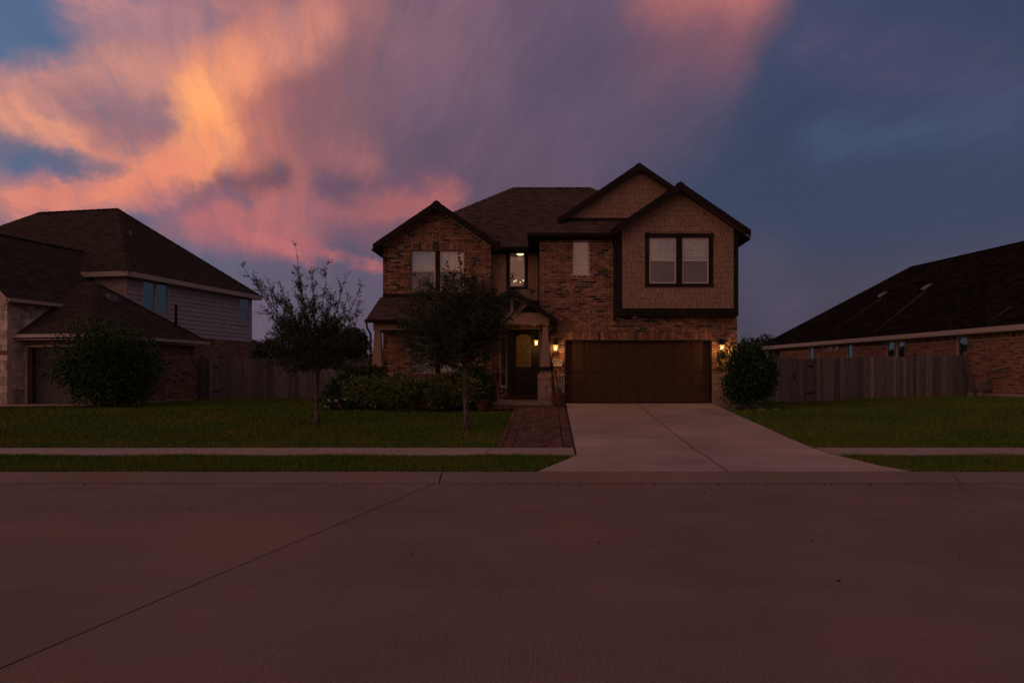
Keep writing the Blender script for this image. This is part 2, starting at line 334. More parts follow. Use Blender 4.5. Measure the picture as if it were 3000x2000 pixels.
def lampglass():
    m = emit('lit_lamp_glass', (1, .47, .10), 1.5); t = m.node_tree; e = [n for n in t.nodes if n.type == 'EMISSION'][0]; o = [n for n in t.nodes if n.type == 'OUTPUT_MATERIAL'][0]
    mx = nn(t, 'ShaderNodeMixShader'); tr = nn(t, 'ShaderNodeBsdfTransparent'); mx.inputs[0].default_value = .6
    t.links.new(tr.outputs[0], mx.inputs[1]); t.links.new(e.outputs[0], mx.inputs[2]); t.links.new(mx.outputs[0], o.inputs[0]); return m
MT['lampglass'] = lampglass()
MT['roomlamp'] = emit('room_lamp', (1, .78, .45), 2.2)

# ------------------------------------------------------------------ mesh helpers
def link(o, parent=None):
    COL.objects.link(o)
    if parent is not None: o.parent = parent
    return o
def tag(o, label=None, cat=None, group=None, kind=None):
    if label: o['label'] = label
    if cat: o['category'] = cat
    if group: o['group'] = group
    if kind: o['kind'] = kind
    return o
def empty(name, loc=(0, 0, 0), rz=0.0):
    o = bpy.data.objects.new(name, None); o.empty_display_size = .2; o.location = loc; o.rotation_euler = (0, 0, rz); return link(o)
class MB:
    def __init__(s): s.v = []; s.f = []
    def add(s, vs, fs):
        k = len(s.v); s.v += [tuple(v) for v in vs]; s.f += [tuple(i + k for i in f) for f in fs]; return s
    def box(s, x0, x1, y0, y1, z0, z1):
        return s.add([(x0, y0, z0), (x1, y0, z0), (x1, y1, z0), (x0, y1, z0), (x0, y0, z1), (x1, y0, z1), (x1, y1, z1), (x0, y1, z1)],
                     [(0, 3, 2, 1), (4, 5, 6, 7), (0, 1, 5, 4), (1, 2, 6, 5), (2, 3, 7, 6), (3, 0, 4, 7)])
    def hexa(s, b, t):      # bottom ring, top ring of equal length
        n = len(b); return s.add(list(b) + list(t), [tuple(reversed(range(n))), tuple(range(n, 2 * n))] + [(i, (i + 1) % n, n + (i + 1) % n, n + i) for i in range(n)])
    def prism(s, poly, off):  # planar polygon pushed along off
        o = Vector(off); return s.hexa([tuple(Vector(p)) for p in poly], [tuple(Vector(p) + o) for p in poly])
    def beam(s, a, b, w, h, up=(0, 0, 1)):
        a, b = Vector(a), Vector(b); d_ = (b - a).normalized(); sd_ = d_.cross(Vector(up)).normalized(); u_ = sd_.cross(d_)
        r = lambda c: [c - sd_ * w / 2 - u_ * h / 2, c + sd_ * w / 2 - u_ * h / 2, c + sd_ * w / 2 + u_ * h / 2, c - sd_ * w / 2 + u_ * h / 2]
        return s.hexa(r(a), r(b))
    def tube(s, pts, rad, n=6, cap=True):
        pts = [Vector(p) for p in pts]; m = len(pts)
        if not hasattr(rad, '__len__'): rad = [rad] * m
        k = len(s.v); ref = None
        for i, p_ in enumerate(pts):
            t_ = (pts[min(i + 1, m - 1)] - pts[max(i - 1, 0)])
            t_ = t_.normalized() if t_.length > 1e-9 else Vector((0, 0, 1))
            if ref is None: ref = t_.orthogonal().normalized()
            ref = (ref - t_ * ref.dot(t_)); ref = ref.normalized() if ref.length > 1e-6 else t_.orthogonal().normalized()
            bn = t_.cross(ref)
            for j in range(n):
                a_ = 2 * math.pi * j / n; s.v.append(tuple(p_ + (ref * math.cos(a_) + bn * math.sin(a_)) * rad[i]))
        for i in range(m - 1):
            for j in range(n):
                j2 = (j + 1) % n; s.f.append((k + i * n + j, k + i * n + j2, k + (i + 1) * n + j2, k + (i + 1) * n + j))
        if cap: s.f.append(tuple(k + j for j in reversed(range(n)))); s.f.append(tuple(k + (m - 1) * n + j for j in range(n)))
        return s
    def lathe(s, prof, c=(0, 0, 0), n=14):
        return s.tube([(c[0], c[1], c[2] + z) for _, z in prof], [max(r_, .001) for r_, _ in prof], n)
    def ball(s, c, r, n=8, m=6, sz=1.0):
        pr = [(r * math.sin(math.pi * i / m), -r * sz * math.cos(math.pi * i / m)) for i in range(m + 1)]
        return s.lathe(pr, c, n)
    def mesh(s, name):
        me = bpy.data.meshes.new(name); me.from_pydata(s.v, [], s.f); me.update(); return me
    def build(s, name, m, parent=None, smooth=False, loc=None, rz=None, kind=None, label=None):
        me = s.mesh(name); me.materials.append(MT[m] if isinstance(m, str) else m)
        if smooth: me.polygons.foreach_set('use_smooth', [True] * len(me.polygons))
        o = bpy.data.objects.new(name, me); link(o, parent)
        if loc is not None: o.location = loc
        if rz is not None: o.rotation_euler = (0, 0, rz)
        tag(o, label=label, kind=kind); return o
def fastmesh(name, V, F, m, parent=None, kind=None, loc=None):
    V = np.asarray(V, dtype=np.float32); F = np.asarray(F, dtype=np.int32); k = F.shape[1]
    me = bpy.data.meshes.new(name); me.vertices.add(len(V)); me.vertices.foreach_set('co', V.ravel())
    me.loops.add(F.size); me.loops.foreach_set('vertex_index', F.ravel())
    me.polygons.add(len(F)); me.polygons.foreach_set('loop_start', np.arange(0, F.size, k, dtype=np.int32)); me.polygons.foreach_set('loop_total', np.full(len(F), k, dtype=np.int32))
    me.update(); me.validate(); me.materials.append(MT[m])
    o = bpy.data.objects.new(name, me); link(o, parent); tag(o, kind=kind)
    if loc is not None: o.location = loc
    return o
def inst(name, me, parent, loc, scale=(1, 1, 1), rot=(0, 0, 0)):
    o = bpy.data.objects.new(name, me); COL.objects.link(o); o.parent = parent; o.location = loc; o.scale = scale; o.rotation_euler = rot; return o

# ------------------------------------------------------------------ walls of bricks and shakes
def cells(w, z0, z1, holes, thick):
    xs = sorted(set([0, w] + [v for h in holes for v in h[:2]])); zs = sorted(set([z0, z1] + [v for h in holes for v in h[2:4]]))
    xs = [x for x in xs if 0 <= x <= w]; zs = [z for z in zs if z0 <= z <= z1]
    mb = MB()
    for a, b in zip(xs, xs[1:]):
        run = None
        for c, e in zip(zs, zs[1:]):
            inside = any(h[0] <= (a + b) / 2 <= h[1] and h[2] <= (c + e) / 2 <= h[3] for h in holes)
            if inside:
                if run: mb.box(a, b, 0, thick, *run); run = None
            else: run = (run[0], e) if run else (c, e)
        if run: mb.box(a, b, 0, thick, *run)
    return mb
def span(z, w, peak):          # how far the wall reaches across at height z: peak = (eave_z, x_apex, z_apex) for a gable
    if not peak or z <= peak[0]: return 0, w
    t = (z - peak[0]) / (peak[2] - peak[0])
    return (peak[1] * t, w - (w - peak[1]) * t) if t < 1 else (1, 0)
def bricks(w, z0, z1, holes, peak=None, soldiers=(), Lb=.254, Hb=.0807, mo=.0145):
    out = []; blocked = list(holes) + [tuple(s_) for s_ in soldiers]
    nrow = int((z1 - z0) / Hb + 1e-6)
    for k in range(nrow + 1):
        a = z0 + k * Hb; b = min(a + Hb - mo, z1)
        if b - a < .03: continue
        lo, hi = span(b, w, peak)
        cuts = [(h[0], h[1]) for h in blocked if h[2] < b - .004 and h[3] > a + .004]
        segs = [(lo, hi)]
        for c0, c1 in cuts:
            ns = []
            for s0, s1 in segs:
                if c1 <= s0 or c0 >= s1: ns.append((s0, s1)); continue
                if c0 > s0: ns.append((s0, c0))
                if c1 < s1: ns.append((c1, s1))
            segs = ns
        off = (k % 2) * Lb / 2
        for s0, s1 in segs:
            i = math.floor((s0 - off) / Lb)
            while off + i * Lb < s1:
                x0 = max(off + i * Lb, s0 + (mo / 2 if cuts else 0)); x1 = min(off + (i + 1) * Lb - mo, s1 - mo * .3)
                if x1 - x0 > .03: out.append((x0, x1, a, b))
                i += 1
    for (s0, s1, a, b) in soldiers:
        n = max(1, round((s1 - s0) / Hb)); st = (s1 - s0) / n
        for i in range(n): out.append((s0 + i * st + mo / 2, s0 + (i + 1) * st - mo / 2, a + mo / 2, b - mo / 2))
    return out
UB = MB().add([(0, -1, 0), (1, -1, 0), (1, -1, 1), (0, -1, 1), (0, 0, 0), (1, 0, 0), (1, 0, 1), (0, 0, 1)], [(0, 1, 2, 3), (0, 3, 7, 4), (1, 5, 6, 2), (3, 2, 6, 7), (0, 4, 5, 1)])
class Pieces:                  # one kind of piece on one thing: the first `limit` are objects, the rest one joined part
    def __init__(s, root, name, m, limit=300, depth=.012):
        s.root, s.name, s.n, s.limit, s.depth = root, name, 0, limit, depth
        s.me = UB.mesh(name); s.me.materials.append(MT[m]); s.rest = MB(); s.m = m
    def put(s, wall, rects, single=True, depth=None, taper=False):
        loc = wall.location; c, sn = math.cos(wall.rotation_euler.z), math.sin(wall.rotation_euler.z); dp = depth or s.depth
        for (x0, x1, a, b) in rects:
            dd = dp * random.uniform(.7, 1.25)
            if single and s.n < s.limit and x1 - x0 > .05:
                inst(s.name, s.me, wall, (x0, 0, a), (x1 - x0, dd, b - a)); s.n += 1
            else:
                vs = []
                for (ux, uy, uz) in UB.v:
                    x, y, z = x0 + ux * (x1 - x0), uy * dd, a + uz * (b - a)
                    vs.append((loc.x + x * c - y * sn, loc.y + x * sn + y * c, loc.z + z))
                s.rest.add(vs, UB.f)
    def close(s):
        if s.rest.v: s.rest.build(s.name, s.m, s.root, kind='stuff')
def wall(root, name, x, y, w, z0, z1, holes=(), peak=None, thick=.15, m='mortar', rz=0.0):
    mb = cells(w, z0, min(z1, peak[0]) if peak else z1, list(holes), thick)
    if peak:
        mb.prism([(0, 0, peak[0]), (w, 0, peak[0]), (peak[1], 0, peak[2])], (0, thick, 0))
    o = mb.build(name, m, root); o.location = (x, y, 0); o.rotation_euler = (0, 0, rz); return o
def shakes(w, z0, z1, holes, peak=None, ex=.167):
    out = []; k = 0; z = z0
    while z < (peak[2] if peak else z1) - .05:
        zt = min(z + ex, peak[2] if peak else z1); lo, hi = span(zt - .02, w, peak); x = lo
        segs = [(lo, hi)]
        for h in holes:
            if h[2] < zt - .01 and h[3] > z + .01:
                ns = []
                for s0, s1 in segs:
                    if h[1] <= s0 or h[0] >= s1: ns.append((s0, s1)); continue
                    if h[0] > s0: ns.append((s0, h[0]))
                    if h[1] < s1: ns.append((h[1], s1))
                segs = ns
        for s0, s1 in segs:
            x = s0
            while x < s1 - .02:
                wd = random.choice((.09, .12, .15, .17, .20, .24)) * random.uniform(.9, 1.1)
                x1 = min(x + wd, s1)
                if s1 - x1 < .06: x1 = s1
                zb = max(z - random.choice((0, 0, .012, .026, .034)), z0)
                if not any(h[2] < zb + .1 and h[3] > zb and h[0] < x1 and h[1] > x for h in holes): pass
                out.append((x + .007, x1 - .007, zb + .004, zt - .014)); x = x1
        z += ex; k += 1
    return out

# ------------------------------------------------------------------ roofs
def clipu(poly2, v):
    us = []
    for i in range(len(poly2)):
        (u0, v0), (u1, v1) = poly2[i], poly2[(i + 1) % len(poly2)]
        if (v0 - v) * (v1 - v) <= 0 and abs(v1 - v0) > 1e-9: us.append(u0 + (u1 - u0) * (v - v0) / (v1 - v0))
    return (min(us), max(us)) if len(us) >= 2 else None
class Roof:
    def __init__(s, root, m='shingle', tab=.22, ex=.14):
        s.root, s.m, s.tab, s.ex = root, m, tab, ex; s.deck = MB(); s.sh = MB()
    def plane(s, poly, thick=.09):
        P = [Vector(p_) for p_ in poly]; n = (P[1] - P[0]).cross(P[2] - P[0]).normalized()
        if n.z < 0: n = -n
        u = (P[1] - P[0]).normalized(); v = n.cross(u).normalized()
        if v.z < 0: v = -v
        s.deck.prism([p_ - n * .012 for p_ in P], -n * thick)
        p2 = [((p_ - P[0]).dot(u), (p_ - P[0]).dot(v)) for p_ in P]; vm = max(b for _, b in p2); k = 0; v0 = 0.0
        while v0 < vm - .01:
            v1 = min(v0 + s.ex, vm - .001); ra = clipu(p2, v0 + 1e-4); rb = clipu(p2, v1 - 1e-4)
            if ra and rb:
                x = min(ra[0], rb[0]) - random.uniform(0, s.tab); end = max(ra[1], rb[1])
                while x < end:
                    x1 = x + s.tab * random.uniform(.75, 1.3)
                    cl = lambda a, r_: min(max(a, r_[0]), r_[1])
                    a0, a1, b0, b1 = cl(x, ra), cl(x1, ra), cl(x, rb), cl(x1, rb)
                    if a1 - a0 > .004 or b1 - b0 > .004:
                        hgt = random.uniform(.009, .02)
                        q_ = lambda uu, vv, hh: tuple(P[0] + u * uu + v * vv + n * hh)
                        s.sh.add([q_(a0, v0 - .01, hgt), q_(a1, v0 - .01, hgt), q_(b1, v1, .002), q_(b0, v1, .002), q_(a0, v0 - .01, -.004), q_(a1, v0 - .01, -.004)], [(0, 1, 2, 3), (4, 5, 1, 0)])
                    x = x1
            v0 += s.ex; k += 1
    def cap(s, a, b, w=.13):   # ridge and hip caps
        a, b = Vector(a), Vector(b); n = max(1, int((b - a).length / .2))
        for i in range(n):
            p0, p1 = a.lerp(b, i / n), a.lerp(b, (i + 1.15) / n if i < n - 1 else 1); sd_ = (b - a).cross(Vector((0, 0, 1))).normalized() * w
            up_ = Vector((0, 0, .03 + .008 * (i % 2))); dn = Vector((0, 0, -.045))
            s.sh.add([p0 - sd_ + dn, p0 + up_, p0 + sd_ + dn, p1 - sd_ + dn, p1 + up_ * .6, p1 + sd_ + dn], [(0, 1, 4, 3), (1, 2, 5, 4)])
    def close(s):
        r_ = s.deck.build('roof', s.m, s.root); s.sh.build('shingle', s.m, r_, kind='stuff'); return r_

# ------------------------------------------------------------------ windows with blinds
SLAT = {}
def window(root, x, y, z0, w, h, rz=0.0, split=.5, grid=(3, 2), blind='blind', upper='glass', lower='glass_screen', frame='vinyl', fr=.045, name='window', pitch=.062, tilt=60, wand=False):
    b = MB(); D = .07
    b.box(0, fr, 0, D, 0, h).box(w - fr, w, 0, D, 0, h).box(fr, w - fr, 0, D, 0, fr).box(fr, w - fr, 0, D, h - fr, h)
    zm = h * split if split else 0
    if split: b.box(fr, w - fr, .004, D - .004, zm - .022, zm + .022)
    o = b.build(name, frame, root, loc=(x, y, z0), rz=rz)
    if split:
        MB().box(fr, w - fr, .040, .044, fr, zm - .022).build('pane', lower, o); MB().box(fr, w - fr, .024, .028, zm + .022, h - fr).build('pane', upper, o)
    else: MB().box(fr, w - fr, .030, .034, fr, h - fr).build('pane', upper, o)
    if grid:
        g0 = zm + .022 if split else fr; c_, r_ = grid
        for i in range(1, c_): xx = fr + (w - 2 * fr) * i / c_; MB().box(xx - .007, xx + .007, .0285, .036, g0, h - fr).build('muntin', 'metal', o)  # muntins take a darker grey: their shade behind the glass is put into the colour
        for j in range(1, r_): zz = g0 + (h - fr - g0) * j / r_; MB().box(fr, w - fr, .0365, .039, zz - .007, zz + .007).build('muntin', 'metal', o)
    if blind:
        if blind not in SLAT: SLAT[blind] = MB().box(0, 1, -.024, .024, -.0015, .0015).mesh('slat'); SLAT[blind].materials.append(MT[blind])
        n = int((h - 2 * fr) / pitch)
        for i in range(n): inst('slat', SLAT[blind], o, (fr + .004, .095, h - fr - .03 - i * pitch), (w - 2 * fr - .008, 1, 1), (R(tilt + random.uniform(-4, 4)), 0, 0))
        MB().box(fr, w - fr, .075, .115, h - fr - .03, h - fr - .002).build('headrail', blind, o)
    return o

# ------------------------------------------------------------------ foliage
def leaves(name, P, Dn, size, m, parent, aspect=.45, loc=None):
    P = np.asarray(P); n = len(P); Dn = np.asarray(Dn); Dn = Dn / (np.linalg.norm(Dn, axis=1, keepdims=True) + 1e-9)
    s_ = size * RNG.uniform(.6, 1.35, (n, 1)); rv = RNG.normal(size=(n, 3)); sd_ = np.cross(Dn, rv); sd_ /= np.linalg.norm(sd_, axis=1, keepdims=True) + 1e-9
    nrm = np.cross(Dn, sd_)
    V = np.empty((n, 4, 3)); V[:, 0] = P; V[:, 1] = P + Dn * s_ * .5 + sd_ * s_ * aspect / 2 + nrm * s_ * .06; V[:, 2] = P + Dn * s_; V[:, 3] = P + Dn * s_ * .5 - sd_ * s_ * aspect / 2 + nrm * s_ * .06
    return fastmesh(name, V.reshape(-1, 3), np.arange(n * 4).reshape(n, 4), m, parent, loc=loc)
def lump(v, seed, amp, f=3.0):
    r_ = np.zeros(len(v)); g = np.random.default_rng(seed)
    for k in range(7):
        a = g.normal(size=3) * f * (1 + .35 * k); r_ += np.sin(v @ a + g.uniform(0, 6.3)) / (1 + .45 * k)
    return 1 + amp * r_ / 2.2
def shrub(name, label, cat, c, rad, n, size, m, seed=1, amp=.22, f=3.0, floor=None, group=None, stems=7, shell=.55, flat=.0, sprig=0, lobes=0):
    root = empty(name, (c[0], c[1], floor if floor is not None else c[2] - rad[2])); tag(root, label, cat, group)
    base = np.array([c[0], c[1], root.location.z]); g = np.random.default_rng(seed)
    v = g.normal(size=(n, 3)); v /= np.linalg.norm(v, axis=1, keepdims=True)
    rr = lump(v, seed, amp, f) * (1 - shell * g.random(n) ** 2.2)
    P = v * rr[:, None] * np.array(rad) + np.array(c)
    if lobes:                  # a loose bush: many overlapping clumps
        lc = g.normal(size=(lobes, 3)); lc /= np.linalg.norm(lc, axis=1, keepdims=True); lc *= g.uniform(.35, .72, (lobes, 1)); ls = g.uniform(.30, .52, lobes); wh = g.integers(0, lobes, n)
        P = (lc[wh] + v * (rr * ls[wh])[:, None]) * np.array(rad) + np.array(c)
    keep = P[:, 2] > root.location.z + .03; P, v = P[keep], v[keep]
    Dn = v * .8 + g.normal(size=v.shape) * .7 + np.array([0, 0, .35])
    if sprig:                  # shoots that stand out of the outline
        sv = g.normal(size=(sprig, 3)); sv[:, 2] = np.abs(sv[:, 2]) + .3; sv /= np.linalg.norm(sv, axis=1, keepdims=True)
        s0 = sv * (lump(sv, seed, amp, f))[:, None] * np.array(rad) * .92 + np.array(c); ln = g.uniform(.1, .32, sprig)
        ups = sv + np.array([0, 0, .9]); ups /= np.linalg.norm(ups, axis=1, keepdims=True)
        for k in range(9):
            P = np.vstack([P, s0 + ups * (ln * k / 8)[:, None] + g.normal(size=(sprig, 3)) * .012]); Dn = np.vstack([Dn, ups * .7 + g.normal(size=(sprig, 3)) * .6])
    leaves('foliage', P - base, Dn, size, m, root)
    b = MB()
    for i in range(stems):
        a = g.uniform(0, 6.28); e = np.array([math.cos(a) * rad[0] * .55, math.sin(a) * rad[1] * .55, c[2] - base[2] + rad[2] * g.uniform(-.1, .4)])
        o_ = np.array([math.cos(a) * rad[0] * .1, math.sin(a) * rad[1] * .1, -.03])
        b.tube([o_, o_ * .5 + e * .5 * np.array([.7, .7, 1]), e], [.025, .018, .008], 5)
    b.build('stem', 'bark', root); return root
def tree(name, label, base, fork_z, rtrunk, limbs, ntw, leafm, lsize, seed, lean=(0, 0), per=16, cat='tree', tipn=10, fill=None):
    g = random.Random(seed); root = empty(name, base); tag(root, label, cat)
    b = MB(); F0 = Vector((lean[0], lean[1], fork_z)); pts = [Vector((0, 0, -.1)) + F0 * 0]
    tp = []; rr = []
    for i in range(9):
        t = i / 8; tp.append(Vector((lean[0] * t + .015 * math.sin(5 * t + seed), lean[1] * t, -.08 + (fork_z + .08) * t))); rr.append(rtrunk * (1.45 if i == 0 else (1.12 if i == 1 else 1 - .25 * t)))
    b.tube(tp, rr, 10); b.build('trunk', 'bark', root, smooth=True)
    br = MB(); P = []; D_ = []
    def put(p_, d0, k):
        for _ in range(k):
            P.append(tuple(p_ + Vector((g.gauss(0, 1), g.gauss(0, 1), g.gauss(0, 1))) * .022)); D_.append(tuple(d0 * .7 + Vector((g.gauss(0, 1), g.gauss(0, 1), g.gauss(0, 1))) * .65))
    def twig(o_, d0, ln, r0, depth):
        n = 5; pp = [o_]; dd = d0.normalized()
        for i in range(n):
            dd = (dd + Vector((g.gauss(0, .16), g.gauss(0, .16), g.gauss(.05, .13)))).normalized(); pp.append(pp[-1] + dd * ln / n)
        br.tube(pp, [r0 * (1 - .8 * i / n) + .0015 for i in range(n + 1)], 4, cap=False)
        for i in range(1, n + 1): put(pp[i], dd, max(1, int(per * ln / n / .18 * g.uniform(.5, 1.2))))
        if depth > 0:
            for k in range(g.randint(2, 4)):
                i = g.randint(1, n - 1); od = (dd + Vector((g.gauss(0, .7), g.gauss(0, .7), g.gauss(.1, .5)))).normalized(); twig(pp[i], od, ln * g.uniform(.35, .6), r0 * .5, depth - 1)
    for (s_t, e, rad, dense) in limbs:
        o_ = Vector((lean[0] * s_t, lean[1] * s_t, fork_z * s_t)); e = Vector(e); n = 10
        mid = o_.lerp(e, .5) + Vector((e.x - o_.x, e.y - o_.y, 0)) * .06 - Vector((0, 0, (e - o_).length * .05)); pp = []
        for i in range(n + 1):
            t = i / n; pp.append(o_ * (1 - t) ** 2 + mid * 2 * t * (1 - t) + e * t * t + Vector((g.gauss(0, 1), g.gauss(0, 1), g.gauss(0, 1))) * .014 * (i > 0))
        br.tube(pp, [rad * (1 - .88 * i / n) + .002 for i in range(n + 1)], 5, cap=False)
        ln = (e - o_).length
        for k in range(int(ntw * dense * ln)):
            t = 1 - g.random() ** 1.4 * .82; i = min(int(t * n), n - 1); pt = pp[i].lerp(pp[i + 1], t * n - i); ld = (pp[i + 1] - pp[i]).normalized()
            od = (ld * .8 + Vector((g.gauss(0, .6), g.gauss(0, .6), g.gauss(.12, .5)))).normalized()
            twig(pt, od, (1.08 - t) * g.uniform(.45, .85) + .08, .006, 1 if t < .75 else 0)
        for i in range(n // 2, n + 1): put(pp[i], (pp[min(i + 1, n)] - pp[max(i - 1, 0)]).normalized(), tipn)
    if fill:                   # inner twigs of the crown
        (fc, fr_, fn) = fill
        for _ in range(fn):
            while True:
                v = Vector((g.uniform(-1, 1), g.uniform(-1, 1), g.uniform(-1, 1)))
                if v.length < 1: break
            pt = Vector((fc[0] + v.x * fr_[0], fc[1] + v.y * fr_[1], fc[2] + v.z * fr_[2])); od = Vector((v.x, v.y, v.z * .5 + .35)) + Vector((g.gauss(0, .4), g.gauss(0, .4), g.gauss(0, .3)))
            twig(pt, od, g.uniform(.25, .5), .006, 1)
    br.build('branches', 'bark', root); leaves('crown', P, D_, lsize, leafm, root, .42); return root

# ------------------------------------------------------------------ ground, road, walks
def sm(a): a = np.clip(a, 0, 1); return a * a * (3 - 2 * a)
def zg(x, y):
    x = np.asarray(x, float); y = np.asarray(y, float)
    z = np.where(y < 12.7, .13 + .01 * (y - 10.7), np.where(y < 13.75, .15 + .02 * (y - 12.7), np.minimum(.17 + .0585 * (y - 13.8), .55)))
    return z + .22 * sm((x - 9) / 8) * sm((y - 15) / 9) + np.where(y > 15, .018 * np.sin(x * .9 + 1) * np.sin(y * .7), 0)
def zd(y):
    return float(np.interp(y, [10.3, 10.7, 12.7, 13.7, 15.0, 22.6, 23], [.13, .135, .16, .182, .245, .70, .71]))
def sheet(name, xs, ys, zf, m, kind='structure'):
    X, Y = np.meshgrid(xs, ys); Z = zf(X, Y); V = np.stack([X, Y, Z], -1).reshape(-1, 3); nx = len(xs)
    F = [(j * nx + i, j * nx + i + 1, (j + 1) * nx + i + 1, (j + 1) * nx + i) for j in range(len(ys) - 1) for i in range(nx - 1)]
    return fastmesh(name, V, F, m, kind=kind)
MB().add([(-1500, -1500, -.12), (1500, -1500, -.12), (1500, 1500, -.12), (-1500, 1500, -.12)], [(0, 1, 2, 3)]).build('ground', 'soil', kind='structure')
sheet('lawn', np.r_[np.linspace(-70, -26, 12), np.linspace(-25, 25, 101), np.linspace(26, 70, 12)], np.r_[np.linspace(10.62, 26, 80), np.linspace(27, 90, 30)],
      lambda x, y: zg(x, y) - .035 - .05 * ((x > -1.0) & (x < 5.35) & (y > 12) & (y < 22.7)) - .03 * ((y > 12.6) & (y < 13.7)), 'soil')
road = MB().add([(-90, -9, -.03), (90, -9, -.03), (90, 10.6, -.03), (-90, 10.6, -.03)], [(0, 1, 2, 3)]).build('road', 'joint', kind='structure')
def slab(parent, name, poly, zf, m, thick=.08):
    top = [(x, y, zf(x, y)) for x, y in poly]; bot = [(x, y, z - thick) for x, y, z in top]
    return MB().hexa(bot, top).build(name, m, parent)
jx = lambda y: -1.72 + (y - 10.4) * .2015
jr = lambda y: 6.27 + (10.34 - y) * 1.0
def crown(x, y): return .022 * (1 - abs(y - 5.2) / 5.2) if y > -4 else -.02
g_ = .010
def strip(y0, y1, a0, a1, b0, b1): return [(a0 + g_, y0), (b0 - g_, y0), (b1 - g_, y1), (a1 + g_, y1)]
YM = 8.24
slab(road, 'slab', strip(YM + .016, 10.345, -14, -14, jx(YM), jx(10.345)), crown, 'road')
slab(road, 'slab', strip(YM + .016, 10.345, jx(YM), jx(10.345), jr(YM), jr(10.345)), crown, 'road')
slab(road, 'slab', strip(YM + .016, 10.345, jr(YM), jr(10.345), 16, 16), crown, 'road')
for (ya, yb) in ((5.2, YM - g_), (-6, 5.2 - .0)):
    slab(road, 'slab', strip(ya, yb, -14, -14, jx(ya), jx(yb)), crown, 'road'); slab(road, 'slab', strip(ya, yb, jx(ya), jx(yb), 18, 18), crown, 'road')
for a, b in ((-60, -14), (16, 60)): slab(road, 'slab', [(a, -6), (b - g_, -6), (b - g_, 10.345), (a, 10.345)], lambda x, y: 0.0, 'road')
kerb = MB().box(-90, 90, 10.36, 10.69, -.1, -.02).build('kerb', 'joint', kind='structure')
prof = [(10.35, -.03), (10.35, .012), (10.40, .022), (10.47, .066), (10.55, .108), (10.62, .126), (10.70, .13), (10.70, -.03)]
kx = [-60, -20, -11, -1.66, 6.25, 13.2, 30, 60]
for a, b in zip(kx, kx[1:]):
    n = len(prof); mb = MB(); nseg = max(1, int((b - a) / .8)); rows = []
    for i in range(nseg + 1):
        x = a + g_ + (b - a - 2 * g_) * i / nseg; wob = .004 * math.sin(x * 1.7) + .003 * math.sin(x * 4.1)
        rows.append([(x, y_ + wob * (z_ > .02), z_ + .3 * wob) for y_, z_ in prof])
    for i in range(nseg): mb.add(rows[i] + rows[i + 1], [(j, j + n, j + n + 1, j + 1) for j in range(n - 1)])
    mb.add(rows[0], [tuple(range(n))]); mb.add(rows[-1], [tuple(reversed(range(n)))])
    mb.build('kerb_stone', 'kerb', kerb)
side_ = MB().box(-90, 90, 12.72, 13.66, -.1, .06).build('sidewalk', 'joint', kind='structure')
sj = [-14.9, -13.2, -11.5, -9.77, -8.06, -6.36, -4.59, -2.90, -1.18, .50]
sj2 = [5.36, 6.6, 8.3, 10.0, 11.7, 13.4, 15.1, 16.8]
for lst in (sj, sj2):
    for a, b in zip(lst, lst[1:]): slab(side_, 'slab', [(a + .008, 12.70), (b - .008, 12.70), (b - .008, 13.68), (a + .008, 13.68)], lambda x, y: zd(y) + .002 + random.uniform(0, .004), 'walk')
for a, b in ((-60, -14.9), (16.8, 60)): slab(side_, 'slab', [(a, 12.70), (b - .008, 12.70), (b - .008, 13.68), (a, 13.68)], lambda x, y: zd(y), 'walk')
drv = MB().add([(.0, 10.72, .07), (5.5, 10.72, .07), (5.35, 13.7, .10), (5.35, 22.6, .6), (.58, 22.6, .6), (.53, 13.7, .10)], [(0, 1, 2, 3, 4, 5)]).build('driveway', 'joint', kind='structure')
CJ = 2.9
ym = [13.70, 15.07, 17.65, 22.58]
exl = lambda y: np.interp(y, [12.67, 13.7, 22.6], [.53, .54, .58]); exr = lambda y: np.interp(y, [12.67, 13.7, 22.6], [5.30, 5.30, 5.40])
gj = .02
for a, b in [(12.68, 13.69)] + list(zip(ym, ym[1:])):
    slab(drv, 'slab', [(exl(a), a + .013), (CJ - gj, a + .013), (CJ - gj, b - .013), (exl(b), b - .013)], lambda x, y: zd(y), 'drive')
    slab(drv, 'slab', [(CJ + gj, a + .013), (exr(a), a + .013), (exr(b), b - .013), (CJ + gj, b - .013)], lambda x, y: zd(y), 'drive')
slab(drv, 'slab', [(-.17, 10.71), (CJ - .08 - gj, 10.71), (CJ - gj, 12.67), (.53, 12.67)], lambda x, y: zd(y), 'drive')
slab(drv, 'slab', [(CJ - .08 + gj, 10.71), (5.68, 10.71), (5.50, 11.3), (5.33, 12.67), (CJ + gj, 12.67)], lambda x, y: zd(y), 'drive')
